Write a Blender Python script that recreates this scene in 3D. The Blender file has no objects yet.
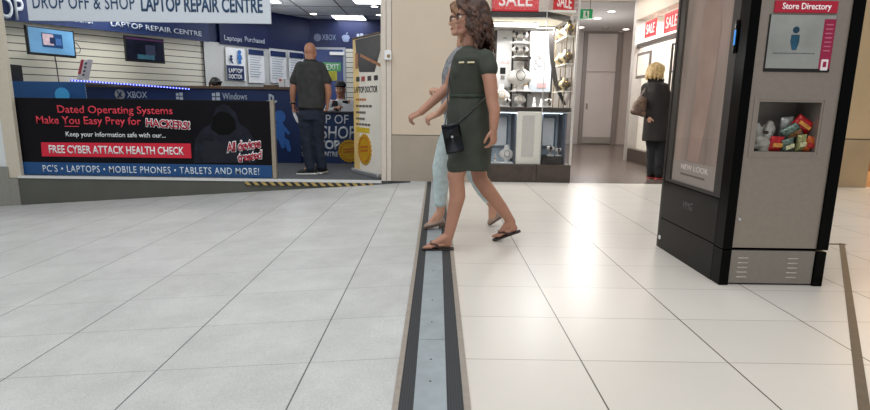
import bpy, bmesh, math, random
from mathutils import Vector as V, Matrix, noise as mnoise

random.seed(7)
SC = bpy.context.scene
COL = SC.collection
PI = math.pi

# ------------------------------------------------------------------ camera, world, lights, exposure
F_PX, CX, CY, EYE = 530.0, 435.0, 205.0, 0.99
_a = V((437.5 - CX, -(106 - CY), -F_PX)).normalized()
_u = -V((395 - CX, -(3050 - CY), -F_PX)).normalized()
_u = (_u - _a * _u.dot(_a)).normalized()
_x = _a.cross(_u).normalized()
ROT = Matrix((_x, _a, _u))                       # world = ROT @ camera space
cam_d = bpy.data.cameras.new('camera')
cam_d.sensor_width = 36
cam_d.lens = F_PX / 870 * 36
cam_d.clip_start = 0.05
cam = bpy.data.objects.new('camera', cam_d)
COL.objects.link(cam)
cam.matrix_world = Matrix.Translation((0, 0, EYE)) @ ROT.to_4x4()
SC.camera = cam

w = bpy.data.worlds.new('mall_daylight')
SC.world = w
w.use_nodes = True
bgn = w.node_tree.nodes['Background']
bgn.inputs[0].default_value = (0.93, 0.96, 1.0, 1)
bgn.inputs[1].default_value = 0.38


def area(name, loc, size, power, color=(1, 1, 1), rot=(0, 0, 0), sy=None):
    d = bpy.data.lights.new(name, 'AREA')
    d.energy = power
    d.color = color
    d.size = size
    if sy:
        d.shape = 'RECTANGLE'
        d.size_y = sy
    o = bpy.data.objects.new(name, d)
    o.location = loc
    o.rotation_euler = rot
    COL.objects.link(o)
    return o


area('skylight', (-1.5, 2.6, 6.2), 9, 292, (0.97, 0.99, 1.0), (0, 0, 0), 6)
area('skylight_behind', (0, -2.5, 5.0), 7, 170, (1, 0.98, 0.95), (math.radians(38), 0, 0), 3)
area('shop_ceiling_light', (-5.3, 8.7, 2.86), 1.2, 44, (0.98, 0.98, 0.95), (0, 0, 0), 1.2)
area('shop_ceiling_light_rear', (-2.6, 10.9, 2.86), 1.6, 8, (0.93, 0.96, 1.0), (0, 0, 0), 1.6)
area('corridor_ceiling_light', (2.9, 11.6, 2.98), 1.2, 60, (1, 0.96, 0.93), (0, 0, 0), 5.5)
area('jewellery_case_light', (1.2, 7.38, 2.08), 0.95, 60, (1, 0.98, 0.95), (0, 0, 0), 0.4)
area('jewellery_rear_light', (1.4, 8.1, 2.08), 0.6, 60, (1, 0.97, 0.9), (0, 0, 0), 0.6)
area('jewellery_lower_light', (1.2, 7.27, 0.915), 0.95, 32, (0.78, 0.9, 1.0), (0, 0, 0), 0.2)
area('window_shop_light', (4.15, 8.9, 2.6), 0.6, 75, (1, 0.97, 0.93), (0, 0, 0), 2.4)
area('warm_shop_light', (8.2, 8.6, 2.8), 3, 260, (1, 0.72, 0.42), (0, 0, 0), 3)



def fill_light(name, loc, power, color, r=0.3):  # soft unseen point fill, no fitting belongs to it
    d = bpy.data.lights.new(name, 'POINT')
    d.energy = power
    d.color = color
    d.shadow_soft_size = r
    o = bpy.data.objects.new(name, d)
    o.location = loc
    COL.objects.link(o)


fill_light('corridor_fill_front', (2.75, 9.4, 2.15), 42, (1, 0.96, 0.92))  # unseen fill in mid-corridor, added to lighten the ceiling
fill_light('corridor_fill_rear', (3.6, 12.6, 2.0), 54, (1, 0.97, 0.95))  # second unseen corridor fill, added for the far ceiling
fill_light('shop_fill', (-3.0, 10.3, 1.95), 26, (0.95, 0.97, 1.0))  # unseen fill added to lift the repair shop ceiling
fill_light('shop_fill_front', (-3.4, 8.1, 2.1), 16, (1.0, 0.98, 0.95))  # unseen fill added near the shop front

SC.view_settings.view_transform = 'Standard'
SC.view_settings.look = 'None'
SC.view_settings.gamma = 1
SC.view_settings.use_curve_mapping = False
SC.view_settings.exposure = 0.0
SC.cycles.sample_clamp_indirect = 3.0
SC.cycles.caustics_reflective = False


# ------------------------------------------------------------------ measuring helpers
def ray(px, py):
    return ROT @ V((px - CX, -(py - CY), -F_PX))


def P(px, py, Y):
    d = ray(px, py)
    return V((0, 0, EYE)) + d * (Y / d.y)


# the slatwall of the repair shop runs diagonally in plan, through these two points
WALL_A, WALL_B = P(0, 100, 8.18), P(310, 100, 12.8)
WALL_D = V((WALL_B.x - WALL_A.x, WALL_B.y - WALL_A.y, 0)).normalized()
WALL_N = V((WALL_D.y, -WALL_D.x, 0))


def SW(px, py, k=1.0):
    d = ray(px, py)
    e = V((0, 0, EYE))
    return e + d * (k * (WALL_A - e).dot(WALL_N) / d.dot(WALL_N))


# ------------------------------------------------------------------ materials
def lin(c):
    if isinstance(c, str):
        c = [int(c[i:i + 2], 16) for i in (0, 2, 4)]
    return tuple((v / 255 / 12.92) if v / 255 < 0.04045 else ((v / 255 + 0.055) / 1.055) ** 2.4 for v in c) + (1,)


_M = {}


def pm(name, rgb, rough=0.5, metal=0.0, var=0.05, scale=25, bump=0.0, spec=0.5, emit=0.0, coat=0.0):
    if name in _M:
        return _M[name]
    m = bpy.data.materials.new(name)
    m.use_nodes = True
    nt = m.node_tree
    b = nt.nodes['Principled BSDF']
    c = lin(rgb)
    b.inputs['Roughness'].default_value = rough
    b.inputs['Metallic'].default_value = metal
    b.inputs['Specular IOR Level'].default_value = spec
    b.inputs['Coat Weight'].default_value = coat
    tc = nt.nodes.new('ShaderNodeTexCoord')
    nz = nt.nodes.new('ShaderNodeTexNoise')
    nz.inputs['Scale'].default_value = scale
    nz.inputs['Detail'].default_value = 4
    nt.links.new(tc.outputs['Object'], nz.inputs['Vector'])
    r = nt.nodes.new('ShaderNodeValToRGB')
    r.color_ramp.elements[0].position = 0.3
    r.color_ramp.elements[1].position = 0.7
    r.color_ramp.elements[0].color = tuple(max(0, v * (1 - var * 2)) for v in c[:3]) + (1,)
    r.color_ramp.elements[1].color = tuple(min(1, v * (1 + var * 2)) for v in c[:3]) + (1,)
    nt.links.new(nz.outputs['Fac'], r.inputs['Fac'])
    nt.links.new(r.outputs['Color'], b.inputs['Base Color'])
    if bump:
        bp = nt.nodes.new('ShaderNodeBump')
        bp.inputs['Strength'].default_value = bump
        bp.inputs['Distance'].default_value = 0.01
        nt.links.new(nz.outputs['Fac'], bp.inputs['Height'])
        nt.links.new(bp.outputs['Normal'], b.inputs['Normal'])
    if emit:
        b.inputs['Emission Color'].default_value = c
        b.inputs['Emission Strength'].default_value = emit
    _M[name] = m
    return m


def math_node(nt, op, a, b=None):
    n = nt.nodes.new('ShaderNodeMath')
    n.operation = op
    for i, v in enumerate((a, b)):
        if v is None:
            continue
        if isinstance(v, (int, float)):
            n.inputs[i].default_value = v
        else:
            nt.links.new(v, n.inputs[i])
    return n.outputs[0]


def tile_mat(name, rgb, grout, px, ox, py, oy, rough, speck, lw=0.0035, rowfade=0.6, tone=0.05):
    m = bpy.data.materials.new(name)
    m.use_nodes = True
    nt = m.node_tree
    b = nt.nodes['Principled BSDF']
    tc = nt.nodes.new('ShaderNodeTexCoord')
    sp = nt.nodes.new('ShaderNodeSeparateXYZ')
    nt.links.new(tc.outputs['Object'], sp.inputs[0])
    X = math_node(nt, 'SUBTRACT', sp.outputs[0], ox)
    Yv = math_node(nt, 'SUBTRACT', sp.outputs[1], oy)
    lx = math_node(nt, 'LESS_THAN', math_node(nt, 'PINGPONG', X, px / 2), lw)
    ly = math_node(nt, 'LESS_THAN', math_node(nt, 'PINGPONG', Yv, py / 2), lw * 0.8)
    line = math_node(nt, 'MAXIMUM', lx, math_node(nt, 'MULTIPLY', ly, rowfade))
    cx = math_node(nt, 'FLOOR', math_node(nt, 'DIVIDE', X, px))
    cy = math_node(nt, 'FLOOR', math_node(nt, 'DIVIDE', Yv, py))
    cmb = nt.nodes.new('ShaderNodeCombineXYZ')
    nt.links.new(cx, cmb.inputs[0])
    nt.links.new(cy, cmb.inputs[1])
    wn = nt.nodes.new('ShaderNodeTexWhiteNoise')
    nt.links.new(cmb.outputs[0], wn.inputs['Vector'])
    nz = nt.nodes.new('ShaderNodeTexNoise')
    nz.inputs['Scale'].default_value = 3.0
    nz.inputs['Detail'].default_value = 8
    nz.inputs['Roughness'].default_value = 0.7
    nt.links.new(tc.outputs['Object'], nz.inputs['Vector'])
    nz2 = nt.nodes.new('ShaderNodeTexNoise')
    nz2.inputs['Scale'].default_value = 160
    nz2.inputs['Detail'].default_value = 3
    nt.links.new(tc.outputs['Object'], nz2.inputs['Vector'])
    # brightness = 1 + tone*(wn-.5) + speck*(noise-.5)
    v = math_node(nt, 'ADD', math_node(nt, 'MULTIPLY', math_node(nt, 'SUBTRACT', wn.outputs[0], 0.5), tone),
                  math_node(nt, 'MULTIPLY', math_node(nt, 'SUBTRACT', nz.outputs[0], 0.5), speck))
    v = math_node(nt, 'ADD', v, math_node(nt, 'MULTIPLY', math_node(nt, 'SUBTRACT', nz2.outputs[0], 0.5), speck))
    v = math_node(nt, 'ADD', v, 1.0)
    mul = nt.nodes.new('ShaderNodeVectorMath')
    mul.operation = 'SCALE'
    mul.inputs[0].default_value = lin(rgb)[:3]
    nt.links.new(v, mul.inputs['Scale'])
    mx = nt.nodes.new('ShaderNodeMix')
    mx.data_type = 'RGBA'
    nt.links.new(line, mx.inputs[0])
    nt.links.new(mul.outputs[0], mx.inputs[6])
    mx.inputs[7].default_value = lin(grout)
    b.inputs['Specular IOR Level'].default_value = 0.38
    nt.links.new(mx.outputs[2], b.inputs['Base Color'])
    nt.links.new(math_node(nt, 'ADD', math_node(nt, 'MULTIPLY', nz.outputs[0], 0.12), rough), b.inputs['Roughness'])
    return m


def stripes_mat(name, axis, period, duty, ca, cb, rough=0.5, diag=False):
    m = bpy.data.materials.new(name)
    m.use_nodes = True
    nt = m.node_tree
    b = nt.nodes['Principled BSDF']
    b.inputs['Roughness'].default_value = rough
    tc = nt.nodes.new('ShaderNodeTexCoord')
    sp = nt.nodes.new('ShaderNodeSeparateXYZ')
    nt.links.new(tc.outputs['Object'], sp.inputs[0])
    s = sp.outputs[axis]
    if diag:
        s = math_node(nt, 'ADD', sp.outputs[0], sp.outputs[2])
    f = math_node(nt, 'FRACT', math_node(nt, 'DIVIDE', s, period))
    g = math_node(nt, 'LESS_THAN', f, duty)
    mx = nt.nodes.new('ShaderNodeMix')
    mx.data_type = 'RGBA'
    nt.links.new(g, mx.inputs[0])
    mx.inputs[6].default_value = lin(ca)
    mx.inputs[7].default_value = lin(cb)
    nt.links.new(mx.outputs[2], b.inputs['Base Color'])
    return m


def glass_mat(name, tint=(1, 1, 1), refl=1.0):
    if name in _M:
        return _M[name]
    m = bpy.data.materials.new(name)
    m.use_nodes = True
    nt = m.node_tree
    nt.nodes.remove(nt.nodes['Principled BSDF'])
    out = nt.nodes['Material Output']
    t = nt.nodes.new('ShaderNodeBsdfTransparent')
    t.inputs[0].default_value = tint + (1,)
    g = nt.nodes.new('ShaderNodeBsdfGlossy')
    g.inputs['Roughness'].default_value = 0.02
    fr = nt.nodes.new('ShaderNodeFresnel')
    fr.inputs[0].default_value = 1.4
    mix = nt.nodes.new('ShaderNodeMixShader')
    ge = nt.nodes.new('ShaderNodeNewGeometry')
    front = math_node(nt, 'SUBTRACT', 1.0, ge.outputs['Backfacing'])
    nt.links.new(math_node(nt, 'MULTIPLY', math_node(nt, 'MULTIPLY', fr.outputs[0], refl), front), mix.inputs[0])
    nt.links.new(t.outputs[0], mix.inputs[1])
    nt.links.new(g.outputs[0], mix.inputs[2])
    nt.links.new(mix.outputs[0], out.inputs[0])
    _M[name] = m
    return m


# ------------------------------------------------------------------ mesh helpers
ORG = {}                                          # world position of each object's origin


def clean(o):
    return ORG.get(o.name, V((0, 0, 0)))


def obj(name, bm, mat, parent=None, smooth=False):
    me = bpy.data.meshes.new(name)
    bmesh.ops.recalc_face_normals(bm, faces=bm.faces[:])
    if parent is None:
        xs = [v.co for v in bm.verts]
        lo = V([min(c[i] for c in xs) for i in range(3)])
        hi = V([max(c[i] for c in xs) for i in range(3)])
        org = V(((lo.x + hi.x) / 2, (lo.y + hi.y) / 2, lo.z))
    else:
        org = ORG[parent.name]
    bmesh.ops.translate(bm, verts=bm.verts[:], vec=-org)
    bm.to_mesh(me)
    bm.free()
    if smooth:
        for p in me.polygons:
            p.use_smooth = True
    me.materials.append(mat)
    o = bpy.data.objects.new(name, me)
    COL.objects.link(o)
    if parent is None:
        o.location = org
    else:
        o.parent = parent
    ORG[o.name] = org
    return o


def thing(name, label, cat, loc, group=None):
    o = bpy.data.objects.new(name, None)
    o.empty_display_size = 0.1
    COL.objects.link(o)
    o.location = loc
    ORG[o.name] = V(loc)
    return tag(o, label, cat, group)


def tag(o, label, cat, group=None):
    o['label'] = label
    o['category'] = cat
    if group:
        o['group'] = group
    return o


def struct(name, bm, mat, origin0=False):
    if origin0:                                   # keep object coordinates = world coordinates (tile layouts)
        me = bpy.data.meshes.new(name)
        bm.to_mesh(me)
        bm.free()
        me.materials.append(mat)
        o = bpy.data.objects.new(name, me)
        COL.objects.link(o)
        ORG[o.name] = V((0, 0, 0))
    else:
        o = obj(name, bm, mat)
    o['kind'] = 'structure'
    return o


def B():
    return bmesh.new()


def box(bm, a, b, bevel=0.0):
    """axis-aligned box between corners a and b"""
    a, b = V(a), V(b)
    r = bmesh.ops.create_cube(bm, size=1)
    vs = r['verts']
    c, s = (a + b) / 2, b - a
    for v in vs:
        v.co = V((c.x + v.co.x * s.x, c.y + v.co.y * s.y, c.z + v.co.z * s.z))
    if bevel:
        es = list({e for v in vs for e in v.link_edges})
        bmesh.ops.bevel(bm, geom=es, offset=bevel, segments=2, affect='EDGES', profile=0.5)
    return bm


def obox(bm, o, u, v, n, w_, h_, d_, bevel=0.0):
    """oriented box: corner o, extends w_ along u, h_ along v, d_ along n"""
    o, u, v, n = V(o), V(u).normalized(), V(v).normalized(), V(n).normalized()
    r = bmesh.ops.create_cube(bm, size=1)
    vs = r['verts']
    for q in vs:
        t = q.co + V((.5, .5, .5))
        q.co = o + u * (t.x * w_) + v * (t.y * h_) + n * (t.z * d_)
    if bevel:
        es = list({e for q in vs for e in q.link_edges})
        bmesh.ops.bevel(bm, geom=es, offset=bevel, segments=2, affect='EDGES', profile=0.5)
    return bm


def poly(bm, pts, n, th):
    """prism: outline pts extruded by th along n"""
    n = V(n).normalized() * th
    a = [bm.verts.new(V(p)) for p in pts]
    b = [bm.verts.new(V(p) + n) for p in pts]
    k = len(pts)
    bm.faces.new(a)
    bm.faces.new(b[::-1])
    for i in range(k):
        bm.faces.new((a[i], b[i], b[(i + 1) % k], a[(i + 1) % k]))
    return bm


def quadpx(bm, x0, y0, x1, y1, Y, th=0.004):
    a, b = P(x0, (y0 + y1) / 2, Y), P(x1, (y0 + y1) / 2, Y)
    t, s = P((x0 + x1) / 2, y0, Y), P((x0 + x1) / 2, y1, Y)
    return box(bm, (a.x, Y - th, s.z), (b.x, Y, t.z))


def perp(wv, hint=None):
    wv = V(wv).normalized()
    if hint is not None:
        u = V(hint) - wv * V(hint).dot(wv)
        if u.length > 1e-4:
            return u.normalized()
    h = V((0, 0, 1)) if abs(wv.z) < 0.9 else V((1, 0, 0))
    return (h - wv * h.dot(wv)).normalized()


def skin_rings(bm, rings, cap0=None, cap1=None):
    vr = [[bm.verts.new(p) for p in r] for r in rings]
    n = len(vr[0])
    for a, b in zip(vr[:-1], vr[1:]):
        for i in range(n):
            bm.faces.new((a[i], a[(i + 1) % n], b[(i + 1) % n], b[i]))
    for r, c, fl in ((vr[0], cap0, 1), (vr[-1], cap1, 0)):
        if c is None:
            bm.faces.new(r[::-1] if fl else r)
        else:
            p = bm.verts.new(c)
            for i in range(n):
                t = (r[(i + 1) % n], r[i], p) if fl else (r[i], r[(i + 1) % n], p)
                bm.faces.new(t)
    return bm


def cap(bm, p0, p1, r0, r1, n=14, flat=None, k=1.0):
    """tapered capsule; flat squashes the section along that direction by k"""
    p0, p1 = V(p0), V(p1)
    d = p1 - p0
    wv = d.normalized() if d.length > 1e-6 else V((0, 0, 1))
    u = perp(wv, flat)
    v = wv.cross(u)
    rings = []
    for q, r, lo, hi in ((p0, r0, -90, 0), (p1, r1, 0, 90)):
        for j in range(1, 5) if lo < 0 else range(0, 4):
            a = math.radians(lo + (hi - lo) * j / 4)
            rr, off = r * math.cos(a), r * math.sin(a)
            rings.append([q + wv * off + u * (rr * k * math.cos(t)) + v * (rr * math.sin(t))
                          for t in [2 * PI * i / n for i in range(n)]])
    return skin_rings(bm, rings, p0 - wv * r0, p1 + wv * r1)


def chain(bm, pts, rs, n=12, flat=None, k=1.0):
    for i in range(len(pts) - 1):
        cap(bm, pts[i], pts[i + 1], rs[i], rs[i + 1], n, flat, k)
    return bm


def ell(bm, c, rad, ax=None):
    c = V(c)
    X, Y, Z = ax if ax else (V((1, 0, 0)), V((0, 1, 0)), V((0, 0, 1)))
    r = bmesh.ops.create_uvsphere(bm, u_segments=18, v_segments=12, radius=1)
    for v in r['verts']:
        q = v.co.copy()
        v.co = c + X * (q.x * rad[0]) + Y * (q.y * rad[1]) + Z * (q.z * rad[2])
    return bm


def loft(bm, rings, n=24, sq=2.0):
    """rings: (centre, u vector with length, v vector with length)"""
    rs = []
    for c, u, v in rings:
        pts = []
        for i in range(n):
            t = 2 * PI * i / n
            ct, st = math.cos(t), math.sin(t)
            e = 2.0 / sq
            pts.append(V(c) + V(u) * (abs(ct) ** e * (1 if ct >= 0 else -1)) + V(v) * (abs(st) ** e * (1 if st >= 0 else -1)))
        rs.append(pts)
    return skin_rings(bm, rs)


def cyl(bm, p0, p1, r0, r1=None, n=20):
    r1 = r0 if r1 is None else r1
    p0, p1 = V(p0), V(p1)
    wv = (p1 - p0).normalized()
    u = perp(wv)
    v = wv.cross(u)
    return skin_rings(bm, [[q + u * (r * math.cos(2 * PI * i / n)) + v * (r * math.sin(2 * PI * i / n)) for i in range(n)]
                           for q, r in ((p0, r0), (p1, r1))])


def lathe(bm, c, prof, n=18, ax=(1, 1)):
    c = V(c)
    return skin_rings(bm, [[c + V((r * ax[0] * math.cos(2 * PI * i / n), r * ax[1] * math.sin(2 * PI * i / n), z))
                            for i in range(n)] for r, z in prof])


def tube(bm, pts, r, n=8, closed=False):
    pts = [V(p) for p in pts]
    rings = []
    for i, p in enumerate(pts):
        if closed:
            d = pts[(i + 1) % len(pts)] - pts[i - 1]
        else:
            d = pts[min(i + 1, len(pts) - 1)] - pts[max(i - 1, 0)]
        u = perp(d)
        v = d.normalized().cross(u)
        rings.append([p + u * (r * math.cos(2 * PI * j / n)) + v * (r * math.sin(2 * PI * j / n)) for j in range(n)])
    if closed:
        vr = [[bm.verts.new(q) for q in r_] for r_ in rings]
        for a, b in zip(vr, vr[1:] + vr[:1]):
            for i in range(n):
                bm.faces.new((a[i], a[(i + 1) % n], b[(i + 1) % n], b[i]))
        return bm
    return skin_rings(bm, rings)


def ribbon(bm, pts, half, th, side):
    """flat strap along pts; side = width direction"""
    pts = [V(p) for p in pts]
    rings = []
    for i, p in enumerate(pts):
        d = (pts[min(i + 1, len(pts) - 1)] - pts[max(i - 1, 0)]).normalized()
        s = perp(d, side)
        n = d.cross(s)
        rings.append([p + s * half + n * th, p - s * half + n * th, p - s * half - n * th, p + s * half - n * th])
    return skin_rings(bm, rings)


def remesh(o, voxel, smooth=3, fac=0.5):
    m = o.modifiers.new('r', 'REMESH')
    m.mode = 'VOXEL'
    m.voxel_size = voxel
    m.use_smooth_shade = True
    if smooth:
        s = o.modifiers.new('s', 'SMOOTH')
        s.iterations = smooth
        s.factor = fac
    bpy.context.view_layer.update()
    dg = bpy.context.evaluated_depsgraph_get()
    me = bpy.data.meshes.new_from_object(o.evaluated_get(dg))
    mats = [x for x in o.data.materials]
    o.modifiers.clear()
    o.data = me
    me.name = o.name
    me.materials.clear()
    for x in mats:
        me.materials.append(x)
    for p in me.polygons:
        p.use_smooth = True
    return o


def blob(name, bm, mat, parent, voxel=0.008, smooth=3, fac=0.5):
    return remesh(obj(name, bm, mat, parent, True), voxel, smooth, fac)


def wrinkle(o, amp, freq, axis_stretch=(1, 1, 1), seed=0.0):
    """push vertices in and out a little: cloth folds"""
    me = o.data
    ns = [v.normal.copy() for v in me.vertices]
    for v, n in zip(me.vertices, ns):
        q = V((v.co.x * axis_stretch[0], v.co.y * axis_stretch[1], v.co.z * axis_stretch[2])) * freq + V((seed, seed, seed))
        v.co += n * (amp * mnoise.noise(q))


# ------------------------------------------------------------------ lettering
def text(parent, s, org, u, v, width, height, mat, th=0.003, bold=0.0, shear=0.0, spacing=1.0, name='lettering', ref=None):
    """letters with their lower left corner at org, fitted to width x height in the plane u,v"""
    cu = bpy.data.curves.new('t', 'FONT')
    cu.body = s
    cu.offset = bold
    cu.shear = shear
    cu.space_character = spacing
    cu.resolution_u = 3
    t = bpy.data.objects.new('t', cu)
    COL.objects.link(t)
    fit = None
    if ref is not None:                              # fit by the thinner letters, then thicken
        cu.offset = ref
        bpy.context.view_layer.update()
        m0 = bpy.data.meshes.new_from_object(t.evaluated_get(bpy.context.evaluated_depsgraph_get()))
        fit = [[q.co.x for q in m0.vertices], [q.co.y for q in m0.vertices]]
        bpy.data.meshes.remove(m0)
        cu.offset = bold
    bpy.context.view_layer.update()
    me = bpy.data.meshes.new_from_object(t.evaluated_get(bpy.context.evaluated_depsgraph_get()))
    bpy.data.objects.remove(t)
    bpy.data.curves.remove(cu)
    xs = [q.co.x for q in me.vertices]
    ys = [q.co.y for q in me.vertices]
    if fit:
        xs, ys = fit
    x0, y0 = min(xs), min(ys)
    sx, sy = width / (max(xs) - x0), height / (max(ys) - y0)
    bm = bmesh.new()
    bm.from_mesh(me)
    bpy.data.meshes.remove(me)
    u, v = V(u).normalized(), V(v).normalized()
    n = u.cross(v)
    for q in bm.verts:
        q.co = V(org) + u * ((q.co.x - x0) * sx) + v * ((q.co.y - y0) * sy)
    r = bmesh.ops.extrude_face_region(bm, geom=bm.faces[:])
    for q in r['geom']:
        if isinstance(q, bmesh.types.BMVert):
            q.co += n * th
    return obj(name, bm, mat, parent)


UX, UZ, NY = V((1, 0, 0)), V((0, 0, 1)), V((0, -1, 0))


def tpx(parent, s, x0, y0, x1, y1, Y, mat, **k):
    """lettering facing the hall, between measured edges"""
    a, b = P(x0, (y0 + y1) / 2, Y), P(x1, (y0 + y1) / 2, Y)
    t, l = P((x0 + x1) / 2, y0, Y), P((x0 + x1) / 2, y1, Y)
    return text(parent, s, (a.x, Y, l.z), UX, UZ, b.x - a.x, t.z - l.z, mat, **k)


def tsw(parent, s, x0, y0, x1, y1, mat, k_=0.992, **k):
    """lettering on the diagonal shop wall"""
    a, b = SW(x0, y1, k_), SW(x1, y1, k_)
    h = SW(x0, y0, k_).z - a.z
    d = b - a
    return text(parent, s, a, V((d.x, d.y, 0)), UZ, V((d.x, d.y)).length, h, mat, **k)


def disc(bm, c, r, n_dir, th, seg=28, teeth=0, depth=0.0, u=None, sx=1.0):
    n_dir = V(n_dir).normalized()
    u = perp(n_dir, u)
    v = n_dir.cross(u)
    pts = []
    k = teeth * 4 if teeth else seg
    for i in range(k):
        t = 2 * PI * i / k
        rr = r * (1 + depth * math.cos(t * teeth)) if teeth else r
        pts.append(V(c) + u * (rr * math.cos(t)) * sx + v * (rr * math.sin(t)))
    return poly(bm, pts, n_dir, th)


def pictogram(bm, c, u, v, h, th, sit=False):
    """plain round-headed person sign"""
    u, v = V(u).normalized(), V(v).normalized()
    n = u.cross(v)
    c = V(c)
    disc(bm, c + v * (h * 0.84), h * 0.15, n, th, 22)
    lay = [0]

    def bar(a, b, r):
        lay[0] += 1
        a = c + u * (a[0] * h) + v * (a[1] * h)
        b = c + u * (b[0] * h) + v * (b[1] * h)
        d = (b - a).normalized()
        s = n.cross(d)
        pts = []
        for q, t0 in ((a, PI / 2), (b, -PI / 2)):
            for i in range(7):
                t = t0 + PI * i / 6
                pts.append(q + d * (r * h * math.cos(t)) + s * (r * h * math.sin(t)))
        poly(bm, pts, n, th * (1 + .12 * lay[0]))
    bar((0, .62), (0, .36), .105)
    if sit:
        bar((0, .33), (.16, .24), .06)
        bar((.16, .24), (.2, .06), .05)
        bar((0, .33), (.06, .14), .055)
        bar((-.08, .6), (-.2, .4), .04)
        bar((.08, .6), (.2, .46), .04)
    else:
        bar((-.05, .33), (-.06, .05), .055)
        bar((.05, .33), (.06, .05), .055)
        bar((-.11, .6), (-.16, .36), .04)
        bar((.11, .6), (.16, .36), .04)
    return bm


# common materials
WHITE = pm('white_print', 'EDEFF0', 0.5, var=0.01)
NAVY = pm('navy_print', '0E2858', 0.5, var=0.05, scale=6)
NAVY2 = pm('navy_wall_paint', '081B4A', 0.5, var=0.04, scale=3)
BLACK = pm('black_plastic', '0B0B0C', 0.35, var=0.05)
GBLACK = pm('gloss_black', '040404', 0.2, var=0.02, spec=.08)
REDP = pm('red_print', 'C21F30', 0.45, var=0.03)
PINKRED = pm('coral_red_print', 'E23A4C', 0.5, var=0.01)
CREAM = pm('cream_wall', 'D0BFAA', 0.55, var=0.02, scale=2)
CREAM2 = pm('cream_wall_panel', 'A89C8D', 0.45, var=0.03, scale=3)
STEEL = pm('brushed_steel', '978D83', 0.42, 0.55, var=0.02, scale=40)
ALU = pm('aluminium', 'C7C9CA', 0.35, 0.7, var=0.03)
BROWN = pm('dark_wood_laminate', '483D35', 0.4, var=0.10, scale=9)
GREYP = pm('grey_paint', '8C8883', 0.5, var=0.03)
GLASS = glass_mat('window_glass')

# ------------------------------------------------------------------ the setting
TILE_R = tile_mat('pale_floor_tile', 'D5CFC6', '524B43', 0.587, 0.0, 0.437, 1.967, 0.24, 0.10, 0.0029, 0.55, 0.06)
TILE_L = tile_mat('grey_stone_tile', 'BFC0BE', '58595A', 0.617, -0.497, 0.437, 1.967, 0.42, 0.6, 0.0029, 0.45, 0.05)
SLOPE = 0.0725


def zl(x):
    return SLOPE * (x + 0.135)


bm = B()
box(bm, (-0.135, -3, -0.2), (12, 7.06, 0))
struct('floor', bm, TILE_R, True)
bm = B()
poly(bm, [(-10, -3, zl(-10)), (-0.135, -3, 0), (-0.135, 6.98, 0), (-10, 6.98, zl(-10))], (0, 0, -1), 0.2)
struct('floor_left', bm, TILE_L, True)
CORF = pm('brown_grey_vinyl', '5E544E', 0.25, var=0.05, scale=4)
bm = B()
box(bm, (0.64, 7.06, -0.2), (5.72, 15.2, 0))
struct('floor_corridor', bm, CORF)
bm = B()
box(bm, (5.72, 7.06, -0.2), (12, 15.2, 0))
struct('floor_right', bm, pm('warm_floor_tile', 'B99B78', 0.2, var=0.05, scale=3))
CARPET = pm('grey_carpet', '585B60', 0.95, var=0.12, scale=60, bump=0.2)
bm = B()
box(bm, (-7.6, 6.99, -0.9), (-0.64, 13, 0))
struct('floor_shop', bm, CARPET)
bm = B()
box(bm, (-7.6, 6.965, -0.9), (-0.592, 6.988, -0.028))
struct('baseboard_shop', bm, pm('olive_grey_panel', '56574F', 0.5, var=0.05, scale=3))
bm = B()
box(bm, (-5.55, 6.95, -0.026), (-0.73, 7.02, 0.004))
struct('trim_1', bm, pm('white_sill', 'DADBDA', 0.4, var=0.02))
bm = B()
a, b = P(245, 181, 6.945), P(374, 182, 6.945)
box(bm, (a.x, 6.942, -0.075), (b.x, 6.962, -0.03))
o = struct('trim_2', bm, stripes_mat('hazard_tape', 0, 0.11, 0.5, 'B59B5B', '2B2A28', 0.6, True))

# joint cover along the seam between the two floors
jc = thing('floor_joint_cover', 'long blue-grey metal joint cover with black rubber edges running down the seam of the floor', 'floor joint cover', (0, 3.5, 0))
bm = B()
for y0, y1 in ((-3, 2.13), (2.134, 4.3), (4.304, 6.98)):
    box(bm, (-0.066, y0, -0.02), (0.046, y1, 0.004))
obj('cover_plate', bm, pm('blue_grey_metal', '9FA9AE', 0.45, 0.25, var=0.05, scale=12), jc)
RUB = stripes_mat('ribbed_rubber', 0, 0.009, 0.35, '2C2E31', '3A3C3F', 0.75)
for x0, x1 in ((-0.116, -0.0665), (0.0465, 0.102)):
    bm = B()
    box(bm, (x0, -3, -0.02), (x1, 6.98, 0.003))
    obj('rubber_strip', bm, RUB, jc)
for x0, x1 in ((-0.137, -0.1165), (0.1025, 0.126)):
    bm = B()
    box(bm, (x0, -3, -0.02), (x1, 6.98, 0.005))
    obj('edge_trim', bm, pm('joint_aluminium', 'A49C92', 0.4, 0.3, var=0.05), jc)
for y in (1.42, 1.78, 1.95, 2.32, 2.6, 3.1):
    bm = B()
    cyl(bm, (-0.012, y, 0.002), (-0.012, y, 0.0055), 0.005, 0.004, 10)
    obj('screw', bm, pm('screw_steel', '5C6064', 0.4, 0.6), jc)

bm = B()
p0, p1 = V((1.02, 1.0, 0)), V((3.11, 3.92, 0))
d = (p1 - p0).normalized()
obox(bm, p0 - d * 0, d, d.cross(V((0, 0, -1))), V((0, 0, 1)), (p1 - p0).length, 0.034, 0.003)
box(bm, (2.6, 3.9, 0), (3.11, 3.93, 0.003))
tag(obj('floor_joint_strip', bm, pm('brown_metal_joint', '63584A', 0.5, 0.3, var=0.06, scale=30)),
    'thin dark brown metal strip let into the tiles right of the kiosk', 'floor strip')

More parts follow.
